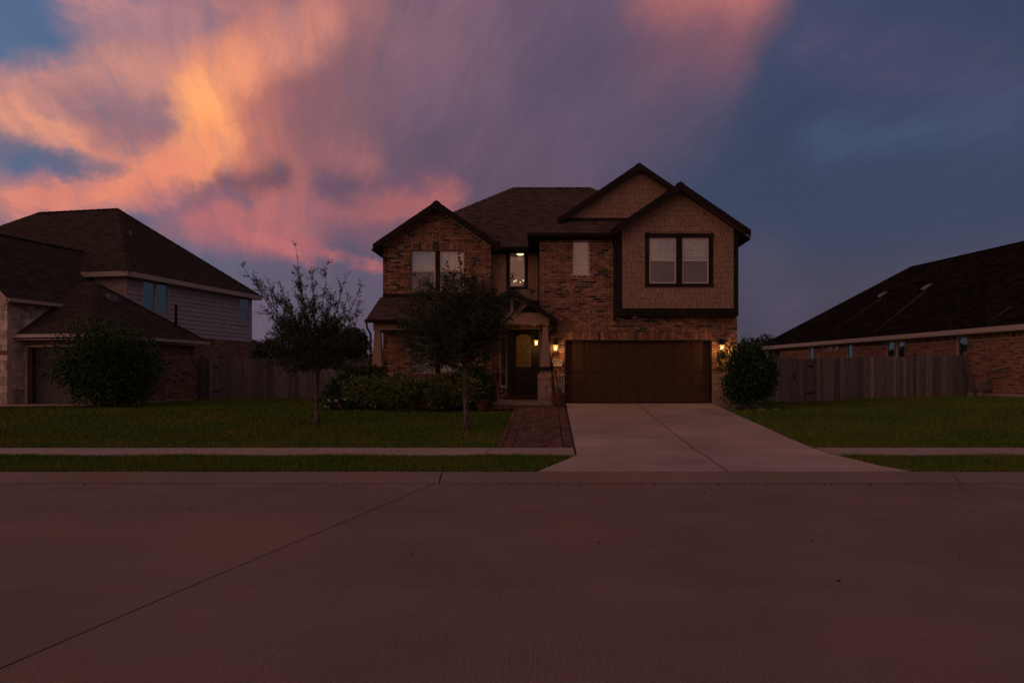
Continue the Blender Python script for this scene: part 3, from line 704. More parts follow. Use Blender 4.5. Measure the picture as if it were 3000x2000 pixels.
# brick paver walk
walk = MB().add([(-1.06, 13.70, .12), (.52, 13.70, .12), (.56, 22.2, .62), (-2.0, 22.2, .62), (-2.0, 20.9, .50), (-1.06, 20.6, .48)], [(0, 1, 2, 3, 4, 5)]).build('walkway', 'joint', kind='structure')
pv = []; A = .1
for i in range(-4, 60):
    for j in range(0, 90):
        x, y, t = -.72 + i * A, 13.83 + j * A, (i - j) % 4
        r_ = (x, x + 2 * A, y, y + A) if t == 0 else ((x, x + A, y, y + 2 * A) if t == 3 else None)
        if not r_: continue
        wide = r_[2] > 21.1
        x0, x1, y0, y1 = max(r_[0], -1.95 if wide else -.72), min(r_[1], .29), r_[2], min(r_[3], 22.08)
        if x1 - x0 > .04 and y1 - y0 > .04: pv.append((x0, x1, y0, y1))
if True:
    for i in range(-16, 0):
        for j in range(73, 83):
            x, y, t = -.72 + i * A, 13.83 + j * A, (i - j) % 4
            r_ = (x, x + 2 * A, y, y + A) if t == 0 else ((x, x + A, y, y + 2 * A) if t == 3 else None)
            if r_ and i < -4 and r_[0] > -1.95: pv.append((r_[0], min(r_[1], -1.12) if r_[0] < -1.12 else r_[1], r_[2], min(r_[3], 22.08)))
y = 13.83
while y < 22.0:
    if y < 21.0: pv.append((-.94, -.73, y, y + A))
    pv.append((.30, .515, y, y + A)); y += A
for i in range(14): pv.append((-.94 + i * .104, -.94 + (i + 1) * .104, 13.70, 13.815))
pv.sort(key=lambda r_: r_[2])
pm = MB().box(0, 1, 0, 1, -.05, 0).mesh('paver'); pm.materials.append(MT['paver']); prest = MB()
for k, (x0, x1, y0, y1) in enumerate(pv):
    z = zd(y0) - .004 + random.uniform(-.004, .005); tl = math.atan2(zd(y1) - zd(y0), y1 - y0) + random.uniform(-.02, .02)
    if k < 300: inst('paver', pm, walk, (x0 + .003, y0 + .003, z), (x1 - x0 - .006, y1 - y0 - .006, 1), (tl, random.uniform(-.015, .015), 0))
    else:
        z1 = zd(y1) - .004 + (z - zd(y0) + .004); prest.hexa([(x0 + .003, y0 + .003, z - .05), (x1 - .003, y0 + .003, z - .05), (x1 - .003, y1 - .003, z1 - .05), (x0 + .003, y1 - .003, z1 - .05)], [(x0 + .003, y0 + .003, z), (x1 - .003, y0 + .003, z), (x1 - .003, y1 - .003, z1), (x0 + .003, y1 - .003, z1)])
prest.build('paver', 'paver', walk, kind='stuff')
for k in range(7):
    a = 13.72 + k * 1.0; b = a + .985
    slab(walk, 'edging', [(-1.05, a), (-.955, a), (-.955, b), (-1.05, b)], lambda x, y: zd(y) + .004, 'paver')

# ------------------------------------------------------------------ the brick house
H = empty('brick_house'); tag(H, 'two-storey brick house with brown shake gables and wide brown garage door', 'house')
YF, YL, YMID, YB = 22.6, 24.6, 24.9, 22.2
BR = Pieces(H, 'brick', 'brick'); SK = Pieces(H, 'shake', 'shake', 300, .024); ST = Pieces(H, 'stone', 'stone', 200, .05)
GX = -.29
gd = (.533 - GX, 5.405 - GX, .60, 2.80)
sw = (PX(1315, YF) - GX, PX(1353, YF) - GX, PZ(632.6, YF), PZ(551.6, YF))
gw = wall(H, 'wall', GX, YF, 6.53, .5, 6.2, [gd, sw], thick=.2)
solds = [(.73, 5.78, 2.805, 3.062), (0, sw[0], 5.97, 6.19), (sw[1], 2.62, 5.97, 6.19), (sw[0] - .06, sw[1] + .06, sw[2] - .085, sw[2])]
noB = [gd, sw, (2.58, 6.53, 3.58, 7), (5.695, 6.53, .5, 1.69), (0.0, .823, .5, 1.69)]
rects = bricks(6.53, .72, 6.19, noB, None, solds)
rects.sort(key=lambda r_: (r_[1] - r_[0] < .2, r_[2]))
BR.put(gw, rects)
def ashlar(u0, u1, z0, z1, hmin=.16, hmax=.34):
    out = []; z = z0
    while z < z1 - .02:
        zt = z + random.uniform(hmin, hmax)
        if z1 - zt < hmin * .6: zt = z1
        x = u0
        while x < u1 - .02:
            x1 = x + random.uniform(.2, .46)
            if u1 - x1 < .12: x1 = u1
            out.append((x + .009, x1 - .009, z + .009, zt - .009)); x = x1
        z = zt
    return out
ST.put(gw, ashlar(5.71, 6.54, .83, 1.69) + ashlar(.41, .81, .75, 1.69))
MB().box(5.42, 6.27, YF - .06, YF - .001, .45, .82).build('plinth', 'walk', H)
# side and rear walls
sw2 = wall(H, 'wall', 6.24, YF + .2, 11.4, .5, 6.2, rz=R(90)); BR.put(sw2, bricks(11.4, .72, 6.18, []), False)
lw = wall(H, 'wall', -5.96, 34.0, 9.4, .5, 6.2, rz=R(-90)); BR.put(lw, bricks(9.4, .72, 6.18, []), False)
wall(H, 'wall', 6.24, 34.0, 12.2, .5, 6.2, rz=R(180))
gl = wall(H, 'wall', GX, YMID, YMID - YF - .2, .5, 6.2, rz=R(-90)); gl.location = (GX, YMID, 0); BR.put(gl, bricks(2.1, .72, 6.18, []), False)
# left wing with gable
LX = -5.96
uw = (PX(943, YL) - LX, PX(1066, YL) - LX, PZ(670, YL), PZ(575, YL)); lwn = (PX(943, YL) - LX, PX(1066, YL) - LX, 1.66, 3.20)
pk = (6.29, 1.945, 7.62)
lg = wall(H, 'wall', LX, YL, 3.89, .5, 6.29, [uw, lwn], pk, thick=.2)
BR.put(lg, bricks(3.89, .72, 7.55, [uw, lwn], pk, [(uw[0] - .08, uw[1] + .05, uw[3] + .005, 6.37), (lwn[0] - .06, lwn[1] + .06, lwn[3] + .005, 3.464), (uw[0] - .05, uw[1] + .05, uw[2] - .09, uw[2]), (lwn[0] - .06, lwn[1] + .06, lwn[2] - .10, lwn[2])]), False)
MB().box(LX - .01, -2.06, YL - .03, YL - .001, 4.43, 4.56).build('band_board', 'trim', H)
for s_ in ((PX(943, YL), PX(1000, YL)), (PX(1009, YL), PX(1066, YL))):
    window(H, s_[0] + .02, YL + .05, uw[2] + .02, s_[1] - s_[0] - .03, uw[3] - uw[2] - .05, grid=(3, 1))
    window(H, s_[0] + .02, YL + .05, lwn[2] + .02, s_[1] - s_[0] - .03, lwn[3] - lwn[2] - .05, grid=None, frame='lightpaint', tilt=62, lower='glass')
for h_ in (uw, lwn): MB().box(PX(1000, YL), PX(1009, YL), YL + .02, YL + .16, h_[2], h_[3]).build('mullion', 'trim', H)
for h_ in (uw,): MB().box(LX + h_[0], LX + h_[0] + .03, YL + .02, YL + .16, h_[2], h_[3]).build('jamb', 'trim', H)
MB().box(LX + lwn[0] - .1, LX + lwn[1] + .1, YL - .05, YL - .013, lwn[2] - .11, lwn[2] - .01).build('sill', 'paver', H)
# recessed middle with front door
MX = -2.07
dh = (PX(1165, YMID) - MX, PX(1238, YMID) - MX, .78, 3.308); sl_ = (.30, .545, 1.228, 3.07); mw = (PX(1170, YMID) - MX, PX(1205.5, YMID) - MX, 4.86, PZ(578, YMID))
md = wall(H, 'wall', MX, YMID, 1.78, .5, 6.25, [dh, sl_, mw], thick=.15)
BR.put(md, bricks(1.78, .78, 4.15, [dh, sl_], None, [(.25, 1.78, 3.32, 3.56)]), False)
SK.put(md, shakes(1.78, 4.35, 6.2, [(mw[0] - .11, mw[1] + .1, mw[2] - .1, mw[3] + .12)], ex=.19), False)
t_ = MB(); x0, x1 = MX + mw[0], MX + mw[1]
t_.box(x0 - .11, x0, YMID - .04, YMID + .02, mw[2] - .1, mw[3] + .1).box(x1, x1 + .1, YMID - .04, YMID + .02, mw[2] - .1, mw[3] + .1).box(x0, x1, YMID - .038, YMID + .02, mw[3], mw[3] + .1).box(x0, x1, YMID - .038, YMID + .02, mw[2] - .1, mw[2])
t_.build('window_trim', 'trim', H); MB().box(MX, GX, YMID - .05, YMID - .002, 4.16, 4.34).build('band_board', 'trim', H)
window(H, x0, YMID + .03, mw[2], x1 - x0, mw[3] - mw[2], split=None, grid=None, blind=None, fr=.03)
window(H, MX + sl_[0], YMID + .03, sl_[2], sl_[1] - sl_[0], sl_[3] - sl_[2], split=None, grid=None, fr=.03, frame='lightpaint', tilt=58, upper='glass_screen')
# small window, bay
window(H, GX + sw[0], YF + .015, sw[2], sw[1] - sw[0], sw[3] - sw[2], split=None, grid=None, fr=.05, tilt=64)
BX, BW = 2.25, 3.90; pkb = (6.30, 1.95, 7.63)
bt = (PX(1482, YB) - BX, PX(1637, YB) - BX, PZ(658.4, YB), PZ(536.5, YB)); bh = (bt[0] + .12, bt[1] - .12, bt[2] + .1, bt[3] - .14)
bay = wall(H, 'wall', BX, YB, BW, 3.57, 6.3, [bh], pkb, thick=.38, m='taupe')
SKB = shakes(BW - .26, 3.80, 6.3, [(bt[0] - .13, bt[1] - .13, bt[2], bt[3])], (6.30, 1.82, 7.55)); SKB = [(a + .13, b + .13, c, e) for a, b, c, e in SKB]
SKB.sort(key=lambda r_: -(r_[1] - r_[0])); SK.put(bay, SKB)
t_ = MB(); X0, X1 = BX + bt[0], BX + bt[1]; f0 = YB - .055
t_.box(X0 - .02, X1 + .02, f0 - .01, YB + .01, bt[3] - .14, bt[3]).box(X0 - .02, X1 + .02, f0 - .01, YB + .01, bt[2], bt[2] + .1)
t_.box(X0, X0 + .12, f0, YB + .01, bt[2] + .1, bt[3] - .14).box(X1 - .12, X1, f0, YB + .01, bt[2] + .1, bt[3] - .14).box(PX(1552.6, YB), PX(1566, YB), f0, YB + .08, bt[2] + .1, bt[3] - .14)
t_.build('window_trim', 'trim', H)
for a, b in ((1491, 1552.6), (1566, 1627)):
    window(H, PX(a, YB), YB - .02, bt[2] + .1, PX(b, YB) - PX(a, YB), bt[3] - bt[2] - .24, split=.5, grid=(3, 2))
t_ = MB().box(BX - .01, BX + .13, YB - .045, YB - .001, 3.81, 6.32).box(BX + BW - .13, BX + BW + .01, YB - .045, YB - .001, 3.81, 6.36)
t_.box(BX - .01, BX + BW + .01, YB - .06, YB - .001, 3.66, 3.80).box(BX - .012, BX + BW + .012, YB - .045, YB - .001, 3.555, 3.66)
t_.box(BX - .012, BX - .001, YB, YF - .002, 3.555, 6.4).box(BX + BW + .001, BX + BW + .012, YB, YF - .002, 3.555, 6.4).box(BX, BX + BW, YB + .01, YF - .002, 3.54, 3.568)
t_.build('corner_trim', 'trim', H)
# roofs
RF = Roof(H); sl = .7
ze = 6.2; r1, r2 = (-1.5, 29.2, 9.63), (1.77, 29.2, 9.63); FL, FR, BRc, BLc = (-6.35, 24.3, ze), (6.67, 24.3, ze), (6.67, 34.1, ze), (-6.35, 34.1, ze)
HL = (-5.95, 24.7, 6.485)
RF.plane([(-1.74, 24.3, ze), FR, r2, r1, HL, (-1.74, 24.7, 6.485)]); RF.plane([FR, BRc, r2]); RF.plane([BRc, BLc, r1, r2]); RF.plane([BLc, (-6.35, 24.65, ze), HL, r1])
for a, b in ((r1, r2), (HL, r1), (FR, r2)): RF.cap(a, b)
k = .68; za = 6.25 + k * 3.64
RF.plane([(-.6, 28, 6.25), (-.6, 22.2, 6.25), (.30, 23.1, 6.862), (.30, 28, 6.862)]); RF.plane([(.30, 28, 6.862), (.30, 22.85, 6.862), (3.04, 22.85, za), (3.04, 28, za)])
RF.plane([(6.68, 22.87, 6.25), (6.68, 28, 6.25), (3.04, 28, za), (3.04, 22.87, za)]); RF.plane([(-.6, 22.2, 6.25), (3.3, 22.2, 6.25), (3.3, 23.1, 6.862), (.30, 23.1, 6.862)])
RF.cap((3.04, 22.9, za), (3.04, 28, za)); RF.cap((-.6, 22.2, 6.25), (.30, 23.1, 6.862))
def gable(xr, zr, hw, y0, y1):
    z0 = zr - k * hw
    RF.plane([(xr - hw, y1, z0), (xr - hw, y0, z0), (xr, y0, zr), (xr, y1, zr)]); RF.plane([(xr + hw, y0, z0), (xr + hw, y1, z0), (xr, y1, zr), (xr, y0, zr)]); RF.cap((xr, y0, zr), (xr, y1, zr))
gable(4.23, 7.80, 2.24, 21.85, 26.8); gable(-3.98, 7.80, 2.24, 24.2, 26.8); gable(-1.2, 4.44, 1.5, 21.95, 24.8)
RF.plane([(-6.05, 22.6, 3.47), (-2.4, 22.6, 3.47), (-2.4, 24.58, 4.43), (-6.05, 24.58, 4.43)])
RF.close()
def rake(xr, zr, hl, hr, y0, h=.2, m='trim', nm='fascia', dep=.045):
    b = MB()
    for hw, s_ in ((hl, -1), (hr, 1)):
        e = (xr + s_ * hw, zr - k * hw)
        b.prism([(e[0], y0, e[1] + .0), (xr, y0, zr + .0), (xr, y0, zr - h * 1.2), (e[0], y0, e[1] - h)], (0, -dep, 0))
    return b.build(nm, m, H)
rake(4.23, 7.79, 2.24, 2.24, 21.849); rake(-3.98, 7.79, 2.24, 2.24, 24.199); rake(3.04, za, 2.76, 2.76, 22.849, .19); rake(-1.2, 4.43, 1.5, 1.5, 21.949, .17)
# gable soffits, eave returns, gutters
sf = MB()
for (xr, zr, hw, ya, yb_) in ((4.23, 7.8, 2.2, 21.85, 22.18), (-3.98, 7.8, 2.2, 24.2, 24.59), (3.04, za, 2.7, 22.85, 23.08)):
    for s_ in (-1, 1):
        e = (xr + s_ * hw, zr - k * hw); sf.prism([(e[0], ya, e[1] - .14), (xr, ya, zr - .14), (xr, yb_, zr - .14), (e[0], yb_, e[1] - .14)], (0, 0, .02))
sf.build('soffit', 'taupe', H)
ev = MB().box(-.62, 2.25, 22.24, 22.59, 6.10, 6.15).box(-.6, -.30, 22.25, 24.6, 6.105, 6.155).box(-2.07, -.3, 24.34, 24.89, 6.06, 6.11).box(-6.3, -5.97, 24.25, 34, 6.06, 6.11).box(6.26, 6.6, 22.3, 34, 6.06, 6.11).build('eave_soffit', 'trim', H)
def gutter(a, b, nm='gutter', m='gutter', s=.11):
    a, b = Vector(a), Vector(b); dr = (b - a).normalized(); o_ = dr.cross(Vector((0, 0, 1))).normalized()
    pr = [(0, 0), (s * .75, 0), (s * .9, s * .45), (s, s * .55), (s, s), (s * .9, s), (s * .86, s * .6), (0, s)]
    return MB().hexa([a + o_ * u + Vector((0, 0, v)) for u, v in pr], [b + o_ * u + Vector((0, 0, v)) for u, v in pr]).build(nm, m, H)
gutter((-.68, 22.2, 6.13), (2.02, 22.2, 6.13)); gutter((-.60, 24.3, 6.13), (-.60, 22.1, 6.132)); gutter((-1.8, 24.3, 6.08), (-.72, 24.3, 6.08)); gutter((-6.07, 22.6, 3.36), (-2.6, 22.6, 3.36)); gutter((.30, 22.58, 3.33), (.30, 21.95, 3.33))
MB().box(.55, 5.55, 23.02, 23.09, 6.80, 6.93).build('band_board', 'trim', H)
rg = wall(H, 'wall', .525, 23.1, 5.03, 6.78, 6.86, [], (6.86, 2.515, 8.57), m='taupe'); SK.put(rg, shakes(5.03, 6.94, 8.5, [], (6.86, 2.515, 8.57), .165))
MB().box(6.15, 6.47, 21.9, 22.2, 6.06, 6.10).box(2.0, 2.25, 21.9, 22.2, 6.06, 6.10).build('eave_soffit', 'trim', H)
# downspouts
def spout(pts, m='gutter', r=.035): return MB().tube(pts, r, 6).build('downspout', m, H)
spout([(2.12, 22.15, 6.15), (2.14, 22.3, 6.02), (2.17, 22.52, 5.9), (2.17, 22.54, 3.45), (2.3, 22.54, 3.42)])
spout([(-.45, 24.2, 6.1), (-.36, 24.7, 5.95), (-.35, 24.82, 5.8), (-.35, 24.82, 4.0)])
spout([(-6.0, 22.5, 3.38), (-6.0, 22.55, 3.2), (-5.93, 22.75, 3.0), (-5.95, 22.8, .7)])
spout([(.28, 22.4, 3.34), (.26, 22.45, 3.2), (.02, 22.5, 2.98), (.03, 22.5, 2.6), (.14, 22.5, 1.8), (.16, 22.5, .72)])
# porch: slab, columns, beam, portico truss
MB().box(-5.9, -.30, 22.1, 24.88, .45, .75).build('porch_slab', 'walk', H); MB().box(-1.6, -.36, 24.45, 24.87, .751, .87).build('door_step', 'paver', H)
def column(cx, cy):
    MB().box(cx - .19, cx + .19, cy - .19, cy + .19, .5, 1.69).build('column_base', 'mortar', H)
    bw = []
    for (ux, uy, rz_) in ((cx - .19, cy - .19, 0), (cx + .19, cy - .19, R(90)), (cx - .19, cy + .19, R(-90))):
        w_ = bpy.data.objects.new('column_face', None); w_.location = (ux, uy, 0); w_.rotation_euler = (0, 0, rz_)
        ST.put(w_, ashlar(0, .38, .62, 1.68, .2, .42), False); BR.put(w_, bricks(.38, 1.69, 1.69, [], None, [(0, .38, 1.69, 1.785)]), False, .02); bpy.data.objects.remove(w_)
    MB().box(cx - .19, cx + .19, cy - .19, cy + .19, 1.69, 1.785).build('column_band', 'mortar', H)
    MB().box(cx - .235, cx + .235, cy - .235, cy + .235, 1.785, 1.905).build('column_cap', 'trim', H)
    b = lambda h: [(cx - h, cy - h), (cx + h, cy - h), (cx + h, cy + h), (cx - h, cy + h)]
    MB().hexa([(x, y, 1.905) for x, y in b(.155)], [(x, y, 3.30) for x, y in b(.085)]).build('column_shaft', 'taupe', H)
for cx, cy in ((-.11, 22.36), (-2.3, 22.36), (-5.72, 22.9)): column(cx, cy)
MB().box(-5.86, -2.45, 22.8, 22.98, 3.14, 3.40).build('porch_beam', 'taupe', H); MB().box(-5.9, -2.4, 22.98, 24.59, 3.36, 3.42).build('porch_ceiling', 'taupe', H)
MB().box(-5.88, -5.72, 22.98, 24.59, 3.12, 3.36).build('porch_beam', 'taupe', H)
MB().box(-2.46, .03, 22.16, 22.34, 3.275, 3.655).build('portico_beam', 'taupe', H)
MB().prism([(-2.5, 22.42, 3.28), (.06, 22.42, 3.28), (-1.2, 22.42, 4.28)], (0, .05, 0)).build('portico_infill', 'doorwood', H)
tr = MB().box(-1.255, -1.145, 22.17, 22.33, 3.656, 4.22)
for s_ in (-1, 1):
    tr.beam((-1.2 + s_ * .14, 22.25, 3.62), (-1.2 + s_ * .50, 22.25, 4.0), .14, .105, (0, 1, 0))
    tr.prism([(-1.2 + s_ * 1.26, 22.18, 3.28 + .375), (-1.2, 22.18, 4.27), (-1.2, 22.18, 4.13), (-1.2 + s_ * 1.02, 22.18, 3.28 + .375)], (0, .14, 0))
tr.build('portico_truss', 'taupe', H); MB().box(-2.2, -.32, 22.5, 24.88, 3.57, 3.62).build('porch_ceiling', 'taupe', H)
# garage door: four sections of eight beaded panels
g0, g1, gz0, gz1 = .533, 5.405, .70, 2.80
door = MB().box(g0 + .002, g1 - .002, YF + .16, YF + .20, gz0 - .05, gz1 - .002).build('garage_door', 'garage', H)
pw, ph = (g1 - g0 - .12) / 8, (gz1 - gz0 - .06) / 4
pb = MB().box(0, pw - .03, -.006, 0, 0, ph - .03)
fr_ = .045; npl = 6
for i in range(npl):
    a = fr_ + (pw - .03 - 2 * fr_) * i / npl; b = fr_ + (pw - .03 - 2 * fr_) * (i + 1) / npl; pb.box(a + .004, b - .004, -.014, -.006, fr_, ph - .03 - fr_)
pb.box(0, fr_ - .008, -.016, -.006, 0, ph - .03).box(pw - .03 - fr_ + .008, pw - .03, -.016, -.006, 0, ph - .03).box(fr_ - .008, pw - .03 - fr_ + .008, -.016, -.006, 0, fr_ - .008).box(fr_ - .008, pw - .03 - fr_ + .008, -.016, -.006, ph - .03 - fr_ + .008, ph - .03)
pme = pb.mesh('panel'); pme.materials.append(MT['garage'])
for j in range(4):
    MB().box(g0 + .03, g1 - .03, YF + .140, YF + .159, gz0 + .02 + j * ph, gz0 + .02 + (j + 1) * ph - .004).build('section', 'garage', door)
    for i in range(8): inst('panel', pme, door, (g0 + .06 + i * pw + .015, YF + .1395, gz0 + .026 + j * ph + .010))
MB().box(g0 + .001, g0 + .045, YF - .012, YF + .135, .6, gz1).box(g1 - .045, g1 - .001, YF - .012, YF + .135, .6, gz1).box(g0 + .045, g1 - .045, YF - .012, YF + .135, gz1 - .05, gz1).build('door_frame', 'trim', H)
# front door with arched glass and scrolled iron
dX0, dX1 = MX + dh[0], MX + dh[1]; sX0, sX1 = PX(1176, YMID), PX(1231, YMID); yD = YMID + .08
MB().box(dX0, sX0, YMID - .02, yD + .05, .8, 3.30).box(sX1, dX1, YMID - .02, yD + .05, .8, 3.30).box(sX0, sX1, YMID - .02, yD + .05, 3.22, 3.30).build('door_frame', 'doorwood', H)
gx0, gx1, gz_0, gz_1 = PX(1186, YMID), PX(1219.5, YMID), 1.94, 3.12
fd = MB().box(sX0, gx0, yD, yD + .045, .875, 3.22).box(gx1, sX1, yD, yD + .045, .875, 3.22).box(gx0, gx1, yD, yD + .045, .875, gz_0)
ccx = (gx0 + gx1) / 2; hw_ = (gx1 - gx0) / 2
arc = [(ccx - hw_ * math.cos(a), gz_1 - .17 + .17 * math.sin(a)) for a in [math.pi * i / 12 for i in range(13)]]
for (a, b) in zip(arc, arc[1:]): fd.prism([(a[0], yD, a[1]), (b[0], yD, b[1]), (b[0], yD, 3.22), (a[0], yD, 3.22)], (0, .045, 0))
fdo = fd.build('front_door', 'doorwood', H)
MB().box(gx0, gx1, yD + .02, yD + .026, gz_0, gz_1).build('pane', 'glass_door', fdo)
for (a, b, c, e) in ((gx0, gx1, 1.62, 1.80), (gx0, ccx - .02, .99, 1.52), (ccx + .02, gx1, .99, 1.52)):
    MB().hexa([(a, yD, c), (b, yD, c), (b, yD, e), (a, yD, e)], [(a + .03, yD - .018, c + .03), (b - .03, yD - .018, c + .03), (b - .03, yD - .018, e - .03), (a + .03, yD - .018, e - .03)]).build('door_panel', 'doorwood', fdo)
ir = MB(); yI = yD + .006
def curl(cx, cz, r, a0, turns, s_): return [(cx + s_ * r * (1 - .75 * t) * math.cos(a0 + turns * t), yI, cz + r * (1 - .75 * t) * math.sin(a0 + turns * t)) for t in [i / 14 for i in range(15)]]
for s_ in (-1, 1):
    ir.tube([(ccx, yI, gz_1 - .02), (ccx + s_ * .03, yI, gz_1 - .3), (ccx + s_ * hw_ * .9, yI, gz_1 - .55)], .007, 4); ir.tube([(ccx + s_ * hw_, yI, gz_1 - .28), (ccx, yI, gz_1 - .60), (ccx - s_ * hw_, yI, gz_0 + .32)], .007, 4)
    ir.tube(curl(ccx + s_ * .11, gz_1 - .17, .08, 0, 8.5, s_), .007, 4); ir.tube(curl(ccx + s_ * .11, gz_0 + .15, .08, 0, -8.5, s_), .007, 4)
    ir.tube([(ccx, yI, gz_0 + .02), (ccx + s_ * .03, yI, gz_0 + .22), (ccx + s_ * hw_ * .9, yI, gz_0 + .48)], .007, 4)
ir.ball((ccx, yI, gz_1 - .60), .022, 8, 4).build('iron_scroll', 'iron', fdo)
MB().box(sX1 - .075, sX1 - .045, yD - .05, yD - .001, 1.72, 1.98).build('handle', 'iron', fdo)
# hall behind the door and the tall window
hb = MB(); X0h, X1h, Y0h, Y1h, Z0h, Z1h = -2.02, -.34, YMID + .16, 28.2, .76, 6.31
hb.box(X0h - .04, X0h, Y0h, Y1h, Z0h, Z1h).box(X1h, X1h + .04, Y0h, Y1h, Z0h, Z1h).box(X0h, X1h, Y1h, Y1h + .05, Z0h, Z1h).box(X0h, X1h, Y0h, Y1h, Z1h, Z1h + .04).box(X0h, X1h, Y0h, Y1h, Z0h - .04, Z0h)
hb.build('hall', 'plaster', H)
BR.close(); SK.close(); ST.close()
def settle(root, base):
    b = Vector(base)
    inv = Matrix.Rotation(-root.rotation_euler.z, 3, 'Z'); dlt = inv @ (b - root.location)
    for ch in root.children: ch.location = ch.location - dlt
    root.location = b
settle(H, (.1, 22.6, .55))

# ------------------------------------------------------------------ small fixtures of the brick house
def glow(parent, loc, w, c=(1, .50, .15), r=.03):
    l = bpy.data.lights.new('lamp_light', 'POINT'); l.energy = w; l.color = c; l.shadow_soft_size = r
    o = bpy.data.objects.new('lamp_light', l); link(o, parent); o.location = loc; return o
def lantern(label, loc, rz=0.0, watt=25.0):
    r_ = empty('wall_lantern', loc, rz); tag(r_, label, 'lantern', 'lit wall lanterns')
    MB().box(-.055, .055, -.02, -.001, -.02, .20).build('back_plate', 'iron', r_)
    MB().tube([(0, -.02, .12), (0, -.07, .16), (0, -.13, .165)], .014, 6).build('arm', 'iron', r_)
    MB().lathe([(.012, .15), (.055, .125), (.062, .09), (.075, .05), (.105, .012), (.11, 0), (.02, 0)], (0, -.13, 0), 8).build('cap', 'iron', r_)
    rt, rb, zt, zb = .085, .055, -.002, -.19
    for i in range(6):
        a, b = math.pi * 2 * i / 6, math.pi * 2 * (i + 1) / 6
        P_ = lambda r0, t, z: (r0 * math.cos(t), -.13 + r0 * math.sin(t), z)
        MB().add([P_(rb, a, zb), P_(rb, b, zb), P_(rt, b, zt), P_(rt, a, zt)], [(0, 1, 2, 3)]).build('pane', 'lampglass', r_)
        MB().tube([P_(rb, a, zb), P_(rt, a, zt)], .0045, 4).build('bar', 'iron', r_)
    MB().lathe([(.02, -.235), (.03, -.215), (.062, -.205), (.062, -.19), (.01, -.19)], (0, -.13, 0), 8).build('base', 'iron', r_)
    MB().ball((0, -.13, -.10), .036, 8, 6, 1.6).build('bulb', 'bulb', r_); glow(r_, (0, -.20, -.16), watt); return r_
MT['glass_lamp'] = glass('lamp_glass', (1, .93, .8), .05, .1)
lantern('lit black lantern on brick between house number and garage door', (PX(1276, 22.55), YF - .013, PZ(792, 22.5)))
lantern('lit black lantern on brick above the round bush', (PX(1657, 22.55), YF - .013, PZ(792, 22.5)))
lantern('lit lantern inside the entry beside the front door', (GX - .013, 23.9, PZ(781, 23.9)), R(-90), 8.0)
pq = empty('address_plaque', (PX(1267, 22.55), YF - .013, PZ(840.5, 22.55))); tag(pq, 'pale plaque with house number 8919 on brick', 'house number')
pw_, ph_ = PX(1289, 22.55) - PX(1267, 22.55) + .03, .215
MB().box(0, pw_, -.022, -.001, 0, ph_).build('plate', 'plaque', pq)
MB().box(0, pw_, -.034, -.0225, 0, .018).box(0, pw_, -.034, -.0225, ph_ - .018, ph_).box(0, .018, -.034, -.0225, .018, ph_ - .018).box(pw_ - .018, pw_, -.034, -.0225, .018, ph_ - .018).build('rim', 'lightpaint', pq)
def text(s_, size, loc, parent, m, name):
    cu = bpy.data.curves.new(name, 'FONT'); cu.body = s_; cu.size = size; cu.align_x = 'CENTER'; cu.extrude = .003
    to = bpy.data.objects.new(name, cu); COL.objects.link(to); dg = bpy.context.evaluated_depsgraph_get(); me = bpy.data.meshes.new_from_object(to.evaluated_get(dg))
    bpy.data.objects.remove(to); me.materials.clear(); me.materials.append(MT[m]); o = bpy.data.objects.new(name, me); link(o, parent); o.location = loc; o.rotation_euler = (R(90), 0, 0); return o
text('8919', .135, (pw_ / 2, -.0265, .05), pq, 'ink', 'numerals'); MB().box(.05, pw_ - .05, -.0265, -.0225, ph_ - .056, ph_ - .036).build('small_lettering', 'ink', pq)
sc_ = empty('security_camera', (PX(1458, 22.35), 22.35, 3.538)); tag(sc_, 'small white dome camera under the shake bay', 'camera')
MB().lathe([(.05, 0), (.055, -.015), (.05, -.035)], n=12).build('mount', 'white', sc_); MB().lathe([(.045, -.035), (.044, -.05), (.032, -.072), (.008, -.083)], n=12).build('dome', 'ink', sc_)
cl = empty('ceiling_lamp', (PX(1195, 26.2), 26.2, 6.31)); tag(cl, 'round lit ceiling lamp seen through the tall upper window', 'ceiling lamp')
MB().lathe([(.17, 0), (.17, -.03), (.15, -.04)], n=16).build('rim', 'metal', cl); MB().lathe([(.145, -.04), (.12, -.075), (.05, -.09), (.01, -.092)], n=16).build('shade', 'roomlamp', cl); glow(cl, (0, 0, -.2), 1.2, (1, .72, .42), .1)
ch_ = empty('chandelier', (PX(1194, 26.6), 26.6, 6.31)); tag(ch_, 'small lit chandelier low in the tall upper window', 'chandelier')
MB().tube([(0, 0, 0), (0, 0, -1.0)], .008, 5).build('chain', 'iron', ch_); MB().ball((0, 0, -.98), .05, 8, 6).build('hub', 'iron', ch_)
for i in range(5):
    a = i * 1.2566 + .3; e = (.24 * math.cos(a), .24 * math.sin(a)); MB().tube([(0, 0, -1.0), (e[0] * .6, e[1] * .6, -1.12), (e[0], e[1], -1.08)], .008, 5).build('arm', 'iron', ch_)
    MB().ball((e[0], e[1], -1.03), .022, 8, 6, 1.5).build('bulb', 'roomlamp', ch_)
glow(ch_, (0, 0, -2.9), 7, (1, .68, .36), .1)  # light added low in the hall, well below the bulbs, to brighten the door glass

